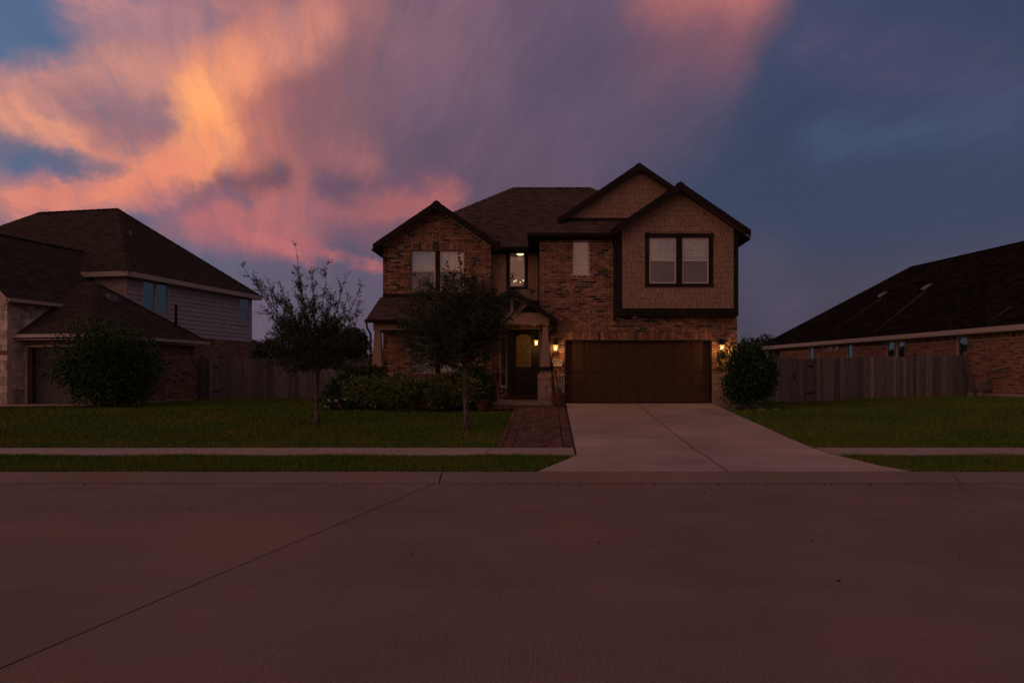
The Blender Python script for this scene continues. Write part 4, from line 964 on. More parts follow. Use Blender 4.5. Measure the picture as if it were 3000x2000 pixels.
# ------------------------------------------------------------------ neighbour on the left: siding, stone and brick
def localray(root, px, py):
    c, s_ = math.cos(-root.rotation_euler.z), math.sin(-root.rotation_euler.z); ro = lambda x, y: (x * c - y * s_, x * s_ + y * c)
    o_ = ro(-root.location.x, -root.location.y); d_ = ro((px - CX) / FPX, 1.0); return (o_[0], o_[1], CZ), (d_[0], d_[1], (HY - py) / FPX)
def hit(root, px, py, n, d0):       # local point where the photo ray meets the local plane n.p = d0
    o_, d_ = localray(root, px, py); t = (d0 - sum(a * b for a, b in zip(n, o_))) / sum(a * b for a, b in zip(n, d_)); return tuple(a + t * b for a, b in zip(o_, d_))
G = empty('sided_house', (-17.94, 29.0, 0), R(-10.5)); tag(G, 'dark-roofed neighbour with grey lap siding above brick and a stone front wing', 'house')
LL = 8.7; BG = Pieces(G, 'brick', 'brick_far'); SG = Pieces(G, 'stone', 'stone2', 300, .03)
UZ0, UZ1 = 3.45, 5.92
w_ = wall(G, 'wall', 0, 0, LL, UZ0, UZ1, m='siding', rz=R(90), thick=.2)
nb = 12; eh = (UZ1 - UZ0) / nb
sbm = MB().hexa([(0, -.045, 0), (1, -.045, 0), (1, -.001, 0), (0, -.001, 0)], [(0, -.008, eh + .004), (1, -.008, eh + .004), (1, -.001, eh + .004), (0, -.001, eh + .004)]).mesh('siding_board'); sbm.materials.append(MT['siding'])
for i in range(nb): inst('siding_board', sbm, w_, (0, 0, UZ0 + i * eh), (LL, 1, 1))
MB().box(-.10, .03, -.035, .10, 3.3, UZ1).build('corner_board', 'lightpaint', G); MB().box(-.10, .03, LL - .10, LL + .03, UZ0, UZ1).build('corner_board', 'lightpaint', G)
fw = wall(G, 'wall', -14, 0, 14, 2.6, UZ1, m='lightpaint')
for i in range(9): MB().box(-.55 - i * .42, -.51 - i * .42, -.02, -.001, 2.6, UZ1).build('batten', 'lightpaint', G)
lwall = wall(G, 'wall', 0, 0, LL, .4, UZ0 - .01, rz=R(90)); BG.put(lwall, bricks(LL, .6, UZ0 - .03, []), False)
wall(G, 'wall', 0, LL, 14, .4, UZ1, m='siding', rz=R(180)); wall(G, 'wall', -14, LL, LL, .4, UZ1, m='siding', rz=R(-90))
def sidewin(px0, px1, py0, py1, **kw):
    a = hit(G, px0, py1, (1, 0, 0), .0); b = hit(G, px1, py1, (1, 0, 0), .0); tp = hit(G, px0, py0, (1, 0, 0), 0)
    MB().box(.0, .065, a[1] - .1, b[1] + .1, a[2] - .12, a[2]).box(.0, .065, a[1] - .1, b[1] + .1, tp[2], tp[2] + .12).box(.0, .065, a[1] - .1, a[1], a[2], tp[2]).box(.0, .065, b[1], b[1] + .1, a[2], tp[2]).build('window_trim', 'lightpaint', G)
    return a[1], b[1], a[2], tp[2]
y0, y1, z0, z1 = sidewin(325, 383, 637, 719); hwid = (y1 - y0 - .08) / 2
for a in (y0, y0 + hwid + .08): window(G, .075, a, z0, hwid, z1 - z0, rz=R(90), split=None, grid=None, upper='glass_teal', frame='lightpaint', fr=.04, tilt=62)
MB().box(.0, .07, y0 + hwid, y0 + hwid + .08, z0, z1).build('mullion', 'lightpaint', G)
y0, y1, z0, z1 = sidewin(548, 570, 677, 742); window(G, .075, y0, z0, y1 - y0, z1 - z0, rz=R(90), grid=None, upper='glass_teal', lower='glass_teal', frame='lightpaint', tilt=62)
RG = Roof(G, 'shingle2', .28, .15); ez = 5.98; half = LL / 2
A_, B_, C_, D_ = (.4, -.4, ez), (.4, LL + .4, ez), (-14.4, LL + .4, ez), (-14.4, -.4, ez); p1 = hit(G, 270, 479, (0, 1, 0), half); p2 = (p1[0] - 4.7, half, p1[2])
RG.plane([D_, A_, p1, p2]); RG.plane([A_, B_, p1]); RG.plane([B_, C_, p2, p1]); RG.plane([C_, D_, p2])
for a, b in ((A_, p1), (p1, p2), (B_, p1)): RG.cap(a, b, .16)
for a, b in ((A_, B_), (D_, A_), (C_, D_)): MB().beam((a[0], a[1], ez - .1), (b[0], b[1], ez - .1), .05, .2).build('fascia', 'lightpaint', G)
MB().box(.0, .4, -.38, LL + .38, ez - .21, ez - .19).box(-14, 0, -.4, -.001, ez - .21, ez - .19).build('soffit', 'lightpaint', G)
# garage block with hipped roof
gz = 3.09; bc = hit(G, 480, 785, (0, 0, 1), gz); fc_ = hit(G, 35, 768, (0, 0, 1), gz); xr, yb2, yf2 = bc[0], bc[1], fc_[1]; hd = (yb2 - yf2) / 2; xl = fc_[0] - .3
rk = hit(G, 217.6, 647, (0, 1, 0), (yb2 + yf2) / 2); rz_ = rk[2]; xrr = min(rk[0], xr - hd * .8); ymid = (yb2 + yf2) / 2
E1, E2, E3 = (xl, yf2, gz), (xr, yf2, gz), (xr, yb2, gz)
RG.plane([E1, E2, (xrr, ymid, rz_), (xl, ymid, rz_)]); RG.plane([E2, E3, (xrr, ymid, rz_)]); RG.plane([E3, (xl, yb2, gz), (xl, ymid, rz_), (xrr, ymid, rz_)])
RG.cap(E2, (xrr, ymid, rz_), .16); RG.cap(E3, (xrr, ymid, rz_), .16)
def lgut(a, b): return MB().beam((a[0], a[1], gz - .06), (b[0], b[1], gz - .06), .1, .12).build('gutter', 'gutter_light', G)
lgut((xl + .2, yf2 - .03, 0), (xr + .05, yf2 - .03, 0)); lgut((xr + .03, yf2 + .03, 0), (xr + .03, yb2, 0))
MB().box(xl, xr - .02, yf2, yf2 + .4, gz - .2, gz - .17).box(xr - .4, xr - .02, yf2 + .4, yb2, gz - .2, gz - .17).build('soffit', 'lightpaint', G)
xw_, yw = xr - .4, yf2 + .4
gd0 = hit(G, 62, 930, (0, 1, 0), yw); gd1 = hit(G, 198, 930, (0, 1, 0), yw); gdt = hit(G, 62, 797, (0, 1, 0), yw)[2]
wl = xl - 1; gh = (gd0[0] - wl, gd1[0] - wl, .4, gdt)
gfw = wall(G, 'wall', wl, yw, xw_ - wl, .4, gz - .18, [gh])
BG.put(gfw, bricks(xw_ - wl, .6, gz - .2, [gh, (gh[0] - .35, gh[0], .4, gdt)], None, [(gh[0] - .3, xw_ - wl, gdt + .06, gdt + .27)]))
SG.put(gfw, ashlar(gh[0] - .24, gh[0] - .04, .5, gdt, .25, .5) + ashlar(gh[1] + .02, gh[1] + .24, .5, .9))
MB().box(gd0[0] - .1, gd1[0] + .1, yw - .03, yw - .001, gdt, gdt + .05).build('lintel', 'lightpaint', G)
MB().box(gd0[0] - .001, gd0[0] + .2, yw + .02, yw + .16, .4, gdt).build('door_jamb', 'garage2', G)
gdr = MB().box(gd0[0] + .2, gd1[0], yw + .17, yw + .2, .4, gdt).build('garage_door', 'garage2', G)
for j in range(4): MB().box(gd0[0] + .21, gd1[0] - .01, yw + .15, yw + .169, .55 + j * (gdt - .55) / 4, .55 + (j + 1) * (gdt - .55) / 4 - .015).build('section', 'garage2', gdr)
gsw = wall(G, 'wall', xw_, yw + .15, yb2 - yw - .55, .4, gz - .18, rz=R(90)); BG.put(gsw, bricks(yb2 - yw - .55, .6, gz - .2, []))
wall(G, 'wall', xw_, yb2 - .4, xw_ - wl, .4, gz - .18, rz=R(180))
# stone front wing with gable
wz = 4.34; we = hit(G, 16, 684, (0, 0, 1), wz); wx, wy = we[0] - .3, we[1] + .3; rgx, rgz = wx - 2.75, 7.18
RG.plane([(we[0], we[1], wz), (we[0], 1.5, wz), (rgx, 1.5, rgz), (rgx, we[1], rgz)]); RG.plane([(2 * rgx - we[0], 1.5, wz), (2 * rgx - we[0], we[1], wz), (rgx, we[1], rgz), (rgx, 1.5, rgz)]); RG.cap((rgx, we[1], rgz), (rgx, 1.2, rgz), .16)
RG.close()
ww = 2 * (wx - rgx); pw2 = (wz - .05, ww / 2, rgz - .2)
wf = wall(G, 'wall', wx - ww, wy, ww, .4, wz, [], pw2, m='mortar')
bandz = 2.42
SG.put(wf, [r2 for r2 in ashlar(ww - 1.6, ww, .5, bandz - .08, .2, .36) + ashlar(ww - 1.6, ww, bandz + .08, 4.2, .2, .36)])
BG.put(wf, bricks(ww, bandz - .08, bandz - .08, [], None, [(ww - 1.6, ww, bandz - .075, bandz + .075)]), False)
ws = wall(G, 'wall', wx, wy + .15, -wy + .3, .4, wz - .1, m='mortar', rz=R(90)); sd_l = yw - wy - .15
SG.put(ws, ashlar(0, sd_l, .5, bandz - .08, .22, .4) + ashlar(0, sd_l + 2.5, bandz + .08, wz - .12, .22, .4))
MB().beam((we[0] + .03, we[1], wz - .06), (we[0] + .03, we[1] + 3.2, wz - .06), .1, .12).build('gutter', 'gutter_light', G)
for s_ in (1, -1): MB().prism([(rgx + s_ * (we[0] - rgx), we[1], wz), (rgx, we[1], rgz), (rgx, we[1], rgz - .26), (rgx + s_ * (we[0] - rgx), we[1], wz - .22)], (0, -.04, 0)).build('fascia', 'lightpaint', G)
# roof furniture, meter box
sl3 = (rz_ - gz) / (xr - xrr)
vp = hit(G, 404, 752, (sl3, 0, 1), gz + sl3 * xr); MB().tube([vp, (vp[0], vp[1], vp[2] + (752 - 697) * 27.5 / FPX)], .06, 10).build('vent_pipe', 'gutter', G)
vq = hit(G, 253, 684, (sl3, 0, 1), gz + sl3 * xr); MB().box(vq[0] - .16, vq[0] + .16, vq[1] - .2, vq[1] + .2, vq[2] - .15, vq[2] + .14).build('roof_vent', 'metal', G)
sl4 = (p1[2] - ez) / (.4 - p1[0]); vr = hit(G, 299, 541, (sl4, 0, 1), ez + sl4 * .4); MB().tube([(vr[0], vr[1], vr[2] - .1), (vr[0], vr[1], vr[2] + .25)], .04, 8).build('vent_pipe', 'metal', G)
BG.close(); SG.close()
mbx = hit(G, 374, 845, (1, 0, 0), xw_ + .02); wp = G.matrix_basis @ Vector(mbx)
em = empty('meter_box', wp, R(-10.5)); tag(em, 'grey electric meter box on the dark brick side wall', 'meter box'); MB().box(0, .14, -.14, .14, 0, .34).build('box', 'metal', em); MB().tube([(.06, 0, 0), (.06, 0, -1.5)], .025, 6).build('conduit', 'metal', em)
MB().lathe([(.09, 0), (.09, .07), (.06, .1)], (.0, 0, 0), 10).build('dial', 'glass_teal', em, loc=(.14, 0, .2)).rotation_euler = (0, R(90), 0)
settle(G, (-17.0, 28.0, .5))

# ------------------------------------------------------------------ neighbour on the right: long brick wall under a dark hip
E = empty('ranch_house', (18.1, 26.0, 0), R(9.4)); tag(E, 'one-storey red brick house with a long dark hip roof', 'house')
YA, YZ = -5.0, 20.6; BE = Pieces(E, 'brick', 'brick_red'); wt = 3.34
def rwin(px0, px1, py0, py1): 
    a, b, t = hit(E, px0, py1, (1, 0, 0), 0), hit(E, px1, py1, (1, 0, 0), 0), hit(E, px0, py0, (1, 0, 0), 0); return (min(a[1], b[1]), max(a[1], b[1]), a[2], t[2])
wins = [rwin(2200 / 1.2755 + x0 / 2.8 / 1.2755, 2200 / 1.2755 + x1 / 2.8 / 1.2755, (700 + t / 2.8) / 1.2755, (700 + b / 2.8) / 1.2755) for x0, x1, t, b in
        ((465, 512, 888, 1000), (780, 832, 864, 1000), (1105, 1175, 842, 985), (1190, 1260, 836, 985), (1685, 1775, 800, 985), (560, 597, 876, 912), (622, 662, 872, 912), (675, 715, 868, 910))]
W_ = YZ - 1.9 - YA
hl = [(YZ - 1.9 - b, YZ - 1.9 - a, max(z0, .9), min(z1, 3.26)) for a, b, z0, z1 in wins]
ew = wall(E, 'wall', 0, YZ - 1.9, W_, .3, wt, hl, rz=R(-90))
rects = bricks(W_, .9, wt - .26, hl, None, [(0, W_, wt - .25, wt)]); rects.sort(key=lambda r_: -r_[0]); rects = [r_ for r_ in rects if r_[0] < YZ - 1.9 + 1.8]
rects = [r_ for r_ in rects if not any(h[0] < (r_[0] + r_[1]) / 2 < h[1] and h[2] < (r_[2] + r_[3]) / 2 < h[3] for h in hl)]
BE.put(ew, rects)
MB().box(-.05, -.001, YA, YZ - 1.9, .3, .88).build('foundation', 'walk', E)
for i, (a, b, z0, z1) in enumerate(wins):
    z0 = max(z0, .9); z1 = min(z1, 3.26); small = i > 4
    window(E, .06, b, z0, b - a, z1 - z0, rz=R(-90), split=None, grid=None, upper='glass_teal' if not small else 'glass', frame='lightpaint', fr=.05, blind='blind', tilt=58)
MB().box(-.02, .14, YZ - .16, YZ, .4, wt).build('porch_post', 'white', E); MB().box(.3, 9, YZ - 1.95, YZ - 1.85, .4, wt).build('porch_wall', 'doorwood', E)
wall(E, 'wall', 12.4, YA, YZ - YA, .3, wt, rz=R(90)); wall(E, 'wall', 12.4, YZ - .2, 12.0, .3, wt, rz=R(180))
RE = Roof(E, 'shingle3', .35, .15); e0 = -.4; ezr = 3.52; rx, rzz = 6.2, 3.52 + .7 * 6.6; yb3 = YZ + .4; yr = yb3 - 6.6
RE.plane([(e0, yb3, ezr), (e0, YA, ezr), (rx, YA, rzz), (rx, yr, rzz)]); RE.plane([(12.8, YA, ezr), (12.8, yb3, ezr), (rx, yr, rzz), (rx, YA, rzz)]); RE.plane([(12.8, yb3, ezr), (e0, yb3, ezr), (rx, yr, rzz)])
q1 = hit(E, 1947, 700, (0, 1, 0), yb3 - 3.2); q2 = hit(E, 1919, 707, (0, 1, 0), yb3 - 2.2)
RE.plane([(q1[0] + 3, yb3 - 5, q1[2] - .8), (q1[0] - .6, yb3 - 4.6, q1[2] - .45), q2, (q1[0], q1[1], q1[2])])
RE.cap((rx, yr, rzz), (rx, YA, rzz), .16); RE.cap((e0, yb3, ezr), (rx, yr, rzz), .16)
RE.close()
MB().box(e0 - .03, e0, YA, yb3 + .03, ezr - .17, ezr + .02).box(e0, 12.8, yb3, yb3 + .03, ezr - .17, ezr + .02).build('fascia', 'gutter_light', E); MB().box(e0, .0, YA, yb3, ezr - .2, ezr - .17).build('soffit', 'lightpaint', E)
RP = ((-.7, 0, 1), ezr - .7 * e0)
for px, py in ((2027, 677), (2128, 660)):
    v = hit(E, px, py, *RP); MB().hexa([(v[0] - .2, v[1] - .2, v[2] - .2), (v[0] + .22, v[1] - .2, v[2] + .1), (v[0] + .22, v[1] + .2, v[2] + .1), (v[0] - .2, v[1] + .2, v[2] - .2)], [(v[0] - .2, v[1] - .17, v[2] - .03), (v[0] + .18, v[1] - .17, v[2] + .18), (v[0] + .18, v[1] + .17, v[2] + .18), (v[0] - .2, v[1] + .17, v[2] - .03)]).build('roof_vent', 'metal', E)
for px, py, hh in ((2075.7, 641, .3), (2167, 624, .35), (2033, 694, .3)):
    v = hit(E, px, py, *RP); MB().tube([v, (v[0], v[1], v[2] + hh)], .035, 8).build('vent_pipe', 'gutter', E)
up3 = Vector((-.7, 0, 1)).normalized() * .024
for (xa, ya, xb, yb_, wa, wb) in ((2024, 686, 1921, 756, .10, .03), (2126, 669, 2008, 764, .14, .04), (2324, 704, 2268, 742, .06, .03)):
    a, b = Vector(hit(E, xa, ya, *RP)) + up3, Vector(hit(E, xb, yb_, *RP)) + up3
    MB().add([a + Vector((0, wa, 0)), a - Vector((0, wa, 0)), a.lerp(b, .5) - Vector((0, wb * 1.8, 0)), b - Vector((0, wb, 0)), b + Vector((0, wb, 0)), a.lerp(b, .5) + Vector((0, wb * 1.8, 0))], [(0, 1, 2, 3, 4, 5)]).build('weather_stain', 'streak', E)
BE.close()
gm0 = E.matrix_basis @ Vector(hit(E, 2273, 912, (1, 0, 0), -.03)); gm = empty('gas_meter', gm0, R(9.4)); tag(gm, 'grey gas meter with bent pipe against the red brick wall', 'gas meter')
MB().box(-.34, -.08, -.18, .18, .28, .62).build('meter', 'metal', gm); MB().lathe([(.1, 0), (.12, .04), (.12, .1), (.05, .14)], (-.21, 0, .62), 10).build('regulator', 'metal', gm)
MB().tube([(-.2, .12, -.2), (-.2, .12, .3)], .03, 8).tube([(-.2, -.05, .7), (-.2, -.05, .95), (-.16, -.3, 1.05), (-.06, -1.0, 1.22), (.02, -1.05, 1.22)], .035, 8).build('pipe', 'metal', gm)
settle(E, (17.6, 28.0, .7))

# ------------------------------------------------------------------ fences
PKM = MB().hexa([(0, 0, 0), (.135, 0, 0), (.135, .018, 0), (0, .018, 0)], [(0, 0, 1), (.135, 0, 1), (.135, .018, 1), (0, .018, 1)]).mesh('picket'); PKM.materials.append(MT['fence'])
def fence(name, label, cat, a, b, h=1.83, group=None, rails=True):
    a, b = Vector((*a, 0)), Vector((*b, 0)); ln = (b - a).length; rz = math.atan2(b.y - a.y, b.x - a.x); r_ = empty(name, (a.x, a.y, float(zg(a.x, a.y))), rz); tag(r_, label, cat, group)
    n = int(ln / .142); dz = float(zg(b.x, b.y) - zg(a.x, a.y))
    for i in range(n):
        z = dz * i / n; inst('picket', PKM, r_, (i * ln / n, random.uniform(-.004, .006), z + random.uniform(-.03, .01)), (random.uniform(.93, 1.0), 1, h + random.uniform(-.022, .022)), (0, random.gauss(0, .004), random.gauss(0, .02)))
    if rails:
        for zr in (.3, .95, 1.6): MB().box(0, ln, .026, .065, zr, zr + .09).build('rail', 'fence', r_)
        for i in range(int(ln / 2.4) + 1): x = min(i * 2.4 + .1, ln - .1); MB().box(x - .05, x + .05, .066, .16, -.2, h - .05).build('post', 'fence', r_)
    return r_
def hinges(r_, x, zs, s_=-1):
    for z in zs: MB().hexa([(x, -.012, z - .05), (x + s_ * .32, -.012, z - .012), (x + s_ * .32, -.012, z + .012), (x, -.012, z + .05)], [(x, -.004, z - .05), (x + s_ * .32, -.004, z - .012), (x + s_ * .32, -.004, z + .012), (x, -.004, z + .05)]).build('hinge', 'iron', r_)
xA, xB = PX(452, 31), PX(503, 31)
gt = fence('fence_gate', 'weathered plank gate with black strap hinges beside the dark brick wall', 'gate', (xA, 31), (xB, 31), group='plank fence gates'); hinges(gt, xB - xA - .02, (.35, 1.45))
fence('wooden_fence', 'weathered plank fence behind the spindly young tree', 'fence', (xB + .01, 31.0), (-5.98, 31.05))
yR = lambda x: 27.6 + (x - 6.3) * .075
x1_, x2_ = PX(1823, 27.8), PX(1869, 27.9)
fence('wooden_fence', 'short stretch of plank fence behind the round bush', 'fence', (6.28, yR(6.28)), (x1_ - .01, yR(x1_)), 1.76)
g2 = fence('fence_gate', 'weathered plank gate with black strap hinges in the fence below the ranch house', 'gate', (x1_, yR(x1_)), (x2_, yR(x2_)), 1.75, group='plank fence gates'); hinges(g2, x2_ - x1_ - .02, (.35, 1.45)); MB().box(.04, .08, -.03, -.003, .9, 1.25).build('latch', 'iron', g2)
xe = PX(2222, 28.3); fence('wooden_fence', 'long weathered plank fence below the ranch house windows', 'fence', (x2_ + .01, yR(x2_)), (xe, yR(xe)), 1.74)
fence('wooden_fence', 'narrow dark plank panel between fence end and red brick wall', 'fence', (xe + .15, yR(xe) + .35), (PX(2244, 28.6), yR(xe) + .37), 1.86)
lb = empty('leaning_board', (PX(2238, 28.0), 28.05, float(zg(17.4, 28)))); tag(lb, 'single weathered board leaning at the fence end', 'board')
MB().hexa([(0, 0, -.03), (.14, 0, -.03), (.14, .03, -.03), (0, .03, -.03)], [(-.27, .35, 1.72), (-.13, .35, 1.72), (-.13, .38, 1.72), (-.27, .38, 1.72)]).build('plank', 'fence', lb)

# ------------------------------------------------------------------ planting beds and shrubs
def bed(name, pts): 
    return MB().add([(x, y, float(zg(x, y)) + .012) for x, y in pts], [tuple(range(len(pts)))]).build(name, 'mulch', kind='structure')
bed('mulch_bed', [(-6.9, 20.6), (-4.5, 20.55), (-2.2, 20.7), (-1.75, 21.0), (-1.9, 22.2), (-6.9, 22.9)])
bed('mulch_bed', [(5.45, 22.55), (5.5, 21.7), (6.1, 21.35), (7.2, 21.4), (7.9, 21.9), (7.6, 22.55)])
ELAB = ['flat edging stone nearest the driveway, below the round bush', 'biggest flat edging stone, second from the driveway, below the round bush', 'flat edging stone in the middle of the row below the round bush', 'flat edging stone second from the lawn end of the row below the round bush', 'smallest edging stone at the lawn end of the row below the round bush']
for i, (x, y, r_) in enumerate(((5.55, 21.62, .12), (5.78, 21.45, .15), (6.2, 21.32, .10), (6.65, 21.30, .13), (7.15, 21.38, .09))):
    mb = MB().ball((0, 0, 0), r_, 9, 6, .3); mb.v = [(a * random.uniform(.9, 1.15) * 1.2, b * random.uniform(.85, 1.1) * .7, c * random.uniform(.8, 1.2)) for a, b, c in mb.v]
    o = mb.build('edging_stone', 'kerb'); o.location = (x, y, float(zg(x, y)) + .008); o.rotation_euler = (0, 0, i * .7)
    tag(o, ELAB[i], 'stone', 'edging stones below the round bush')
GZ = .55
for i, (px, w_, top, lab) in enumerate(((850, .88, 872, 'broad yellow-green hedge shrub at the left end of the front hedge'), (925, .80, 864, 'tall yellow-green hedge shrub below the left half of the ground-floor window'), (1000, .80, 868, 'yellow-green hedge shrub in the middle of the front hedge, left of a slim trunk'), (1075, .74, 874, 'olive hedge shrub directly behind the trunk of the bushy tree'))):
    Yh = 21.25; h_ = PZ(top, Yh) - GZ
    shrub('hedge_shrub', lab, 'shrub', (PX(px, Yh), Yh, GZ + h_ * .52), (w_ * .98, .70, h_ * .58), 9500, .075, 'leaf_hedge', 21 + i, .2, 4.2, GZ, 'front hedge', sprig=20, shell=.5, lobes=22)
shrub('shrub', 'dark green shrub against the porch column at the hedge end', 'shrub', (PX(830, 22.1), 22.1, 1.22), (.88, .6, .80), 6200, .085, 'leaf_dark', 31, .22, 3.6, GZ, sprig=22)
shrub('shrub', 'low dark shrub spreading in front of the fence beside the hedge', 'shrub', (PX(785, 21.8), 21.8, 1.02), (.58, .5, .52), 3800, .08, 'leaf_dark', 35, .25, 3.6, GZ, sprig=18)
shrub('shrub', 'dark shrub under the window right of the slim trunk', 'shrub', (PX(1075, 22.0), 22.0, 1.28), (.78, .45, .70), 5200, .08, 'leaf_dark', 33, .22, 3.6, GZ, sprig=16)
shrub('shrub', 'narrow dark shrub at the porch edge beside the entry', 'shrub', (PX(1112, 21.7), 21.7, 1.05), (.36, .4, .58), 2600, .075, 'leaf_dark', 37, .25, 3.6, GZ, sprig=12)
shrub('round_bush', 'large round dark green bush right of the garage door', 'bush', (PX(1719, 21.95), 21.95, 1.64), (.92, .9, .94), 18000, .12, 'leaf_dark', 44, .18, 4.6, GZ, sprig=70, stems=14, shell=.6, lobes=34)
shrub('round_bush', 'big rounded bush standing before the grey garage door of the left neighbour', 'bush', (PX(246, 23.3), 23.3, 1.98), (1.72, 1.45, 1.52), 36000, .10, 'leaf_bush', 45, .18, 4.6, GZ, sprig=160, stems=14, shell=.6, lobes=44)
rb = shrub('rose_bush', 'small flowering bush with red and white blooms at the hedge corner', 'flowers', (PX(778, 20.75), 20.75, .72), (.36, .3, .2), 1500, .06, 'leaf_dark', 47, .25, 4, GZ, sprig=8, stems=4)
for i in range(13):
    a = random.uniform(0, 6.28); r_ = random.uniform(.4, 1.1); c = 'flower_white' if i % 3 else 'flower_red'
    mb = MB()
    for k in range(5): t = k * 1.2566; mb.add([(0, 0, 0), (.022 * math.cos(t - .5), -.012, .022 * math.sin(t - .5)), (.028 * math.cos(t), -.02, .028 * math.sin(t)), (.022 * math.cos(t + .5), -.012, .022 * math.sin(t + .5))], [(0, 1, 2, 3)])
    mb.build('flower', c, rb, loc=(.42 * r_ * math.cos(a), -.22 - .06 * random.random(), .12 + .28 * random.random()))
# pots
def pot(parent, r, h, m='terracotta'): return MB().lathe([(r * .62, 0), (r * .7, h * .1), (r * .92, h * .78), (r * .93, h * .82), (r * 1.05, h * .83), (r * 1.05, h), (r * .92, h), (r * .85, h * .88), (.01, h * .87)], n=18).build('pot', m, parent)
p1_ = empty('potted_plant', (.34, 21.86, zd(21.86))); tag(p1_, 'tall spiky plant in a terracotta pot beside the stone column', 'potted plant'); pot(p1_, .23, .40)
MB().tube([(0, 0, .3), (-.04, .02, .65), (-.08, .03, .98)], [.025, .02, .016], 6).tube([(.03, 0, .3), (.10, .02, .6), (.10, .03, .82)], [.018, .015, .012], 6).build('cane', 'bark', p1_)
lv = MB()
for (cx, cy, cz, n_) in ((-.08, .03, .96, 24), (.10, .03, .80, 18), (.0, .0, .45, 20)):
    for i in range(n_):
        a = i * 2.4; el_ = random.uniform(-.25, 1.2); ln = random.uniform(.2, .38) * (1 if cz > .6 else .5); dv = Vector((math.cos(a) * math.cos(el_), math.sin(a) * math.cos(el_), math.sin(el_))); sd2 = dv.cross(Vector((0, 0, 1))).normalized() * .022; o0 = Vector((cx, cy, cz))
        mdl = o0 + dv * ln * .55 + Vector((0, 0, .02)); tip = o0 + dv * ln - Vector((0, 0, .12 * ln / .4)); lv.add([o0, mdl - sd2, tip, mdl + sd2], [(0, 1, 2, 3)])
lv.build('leaves', 'leaf_palm', p1_)
p2_ = empty('potted_plant', (PX(1109, 21.15), 21.0, float(zg(-2, 21.0)))); tag(p2_, 'terracotta pot of orange flowers at the hedge end by the brick walk', 'potted plant'); pot(p2_, .21, .36)
vv = RNG.normal(size=(420, 3)); vv /= np.linalg.norm(vv, axis=1, keepdims=True); leaves('foliage', vv * np.array([.24, .22, .22]) * RNG.uniform(.5, 1, (420, 1)) + np.array([0, 0, .52]), vv + np.array([0, 0, .5]), .09, 'leaf_dark', p2_)
for i in range(9): MB().ball((random.uniform(-.2, .16), -.16 + random.uniform(-.06, .06), .58 + random.uniform(-.06, .16)), .024, 6, 4, .6).build('flower', 'flower_orange', p2_)
p3_ = empty('potted_plant', (PX(1141, 23.6), 23.6, .75)); tag(p3_, 'small red flowerpot on a thin iron stand by the sidelight', 'potted plant')
st_ = MB()
for i in range(3): a = i * 2.094; st_.tube([(.13 * math.cos(a), .13 * math.sin(a), 0), (.09 * math.cos(a), .09 * math.sin(a), .68)], .009, 5)
st_.lathe([(.10, .67), (.10, .685), (.02, .685)], n=12).build('stand', 'iron', p3_); pot(p3_, .12, .25, 'paver').location = (0, 0, .686)

# ------------------------------------------------------------------ trees
def rel(base, px, py, dY): Y = base[1] + dY; return (PX(px, Y) - base[0], dY, PZ(py, Y) - base[2])
rg_ = random.Random(5)
b1 = (-5.92, 17.5, float(zg(-5.92, 17.5)))
T1 = [(558, 607, .022, .55), (585, 640, .026, 1.0), (612, 640, .024, 1.0), (677, 562, .022, .55), (682, 618, .024, .9), (716, 618, .022, 1.0), (751, 606, .020, .8), (797, 629, .020, .7), (831, 657, .020, .7), (832, 690, .022, .9), (600, 702, .018, .8), (640, 650, .026, 1.1),
      (660, 690, .026, 1.3), (760, 680, .024, 1.2), (720, 680, .024, 1.2), (790, 720, .022, 1.2), (640, 735, .022, 1.4), (615, 790, .02, 1.5), (650, 815, .02, 1.5), (800, 770, .02, 1.4), (770, 820, .02, 1.4), (700, 830, .018, 1.3), (740, 835, .018, 1.3), (820, 800, .018, 1.2), (690, 745, .022, 1.5), (745, 745, .022, 1.5)]
lm = [(rg_.uniform(.80, 1.0) if y < 760 else rg_.uniform(.72, .9), rel(b1, x, y, rg_.uniform(-.9, .9) * (1 if y > 650 else .6)), r_, dn) for x, y, r_, dn in T1]
tree('young_tree', 'spindly young tree with upswept thin branches on the left lawn', b1, 1.75, .058, lm, 6.4, 'leaf_oak', .056, 3, (-.02, .0), per=15, tipn=7, fill=((-.08, 0, 1.85), (1.15, .95, .52), 210))
b2 = (-2.0, 16.55, float(zg(-2.0, 16.55)))
T2 = [(1056, 585, .02, 1.0), (1090, 600, .02, 1.2), (1140, 612, .02, 1.2), (1018, 622, .022, 1.0), (952, 630, .02, .9), (935, 668, .022, 1.0), (888, 682, .016, .6), (905, 722, .02, 1.2), (912, 775, .02, 1.2), (950, 810, .02, 1.3), (1010, 828, .018, 1.3), (1125, 640, .022, 1.2), (1180, 632, .018, .9), (1205, 648, .02, .9), (1222, 668, .018, .8), (1172, 690, .02, .9), (1140, 725, .018, 1.0), (1125, 780, .018, 1.2), (1120, 822, .018, 1.3),
      (1085, 640, .024, 1.2), (1105, 690, .024, 1.3), (1000, 690, .024, 1.3), (1040, 660, .026, 1.3), (960, 740, .022, 1.4), (1140, 735, .022, 1.4), (1060, 745, .022, 1.3), (1000, 780, .02, 1.4), (1090, 800, .02, 1.4), (985, 655, .02, 1.0), (1150, 680, .02, 1.2)]
lm = [(rg_.uniform(.82, 1.0) if y < 740 else rg_.uniform(.74, .9), rel(b2, x, y, rg_.uniform(-1.0, 1.0) * (1 if y > 640 else .6)), r_, dn) for x, y, r_, dn in T2]
tree('young_tree', 'bushy young tree with a broad dark crown before the porch', b2, 1.85, .062, lm, 6.4, 'leaf_oak', .056, 8, (-.02, .02), per=15, tipn=7, fill=((-.2, 0, 2.48), (1.08, 1.0, 1.0), 380))
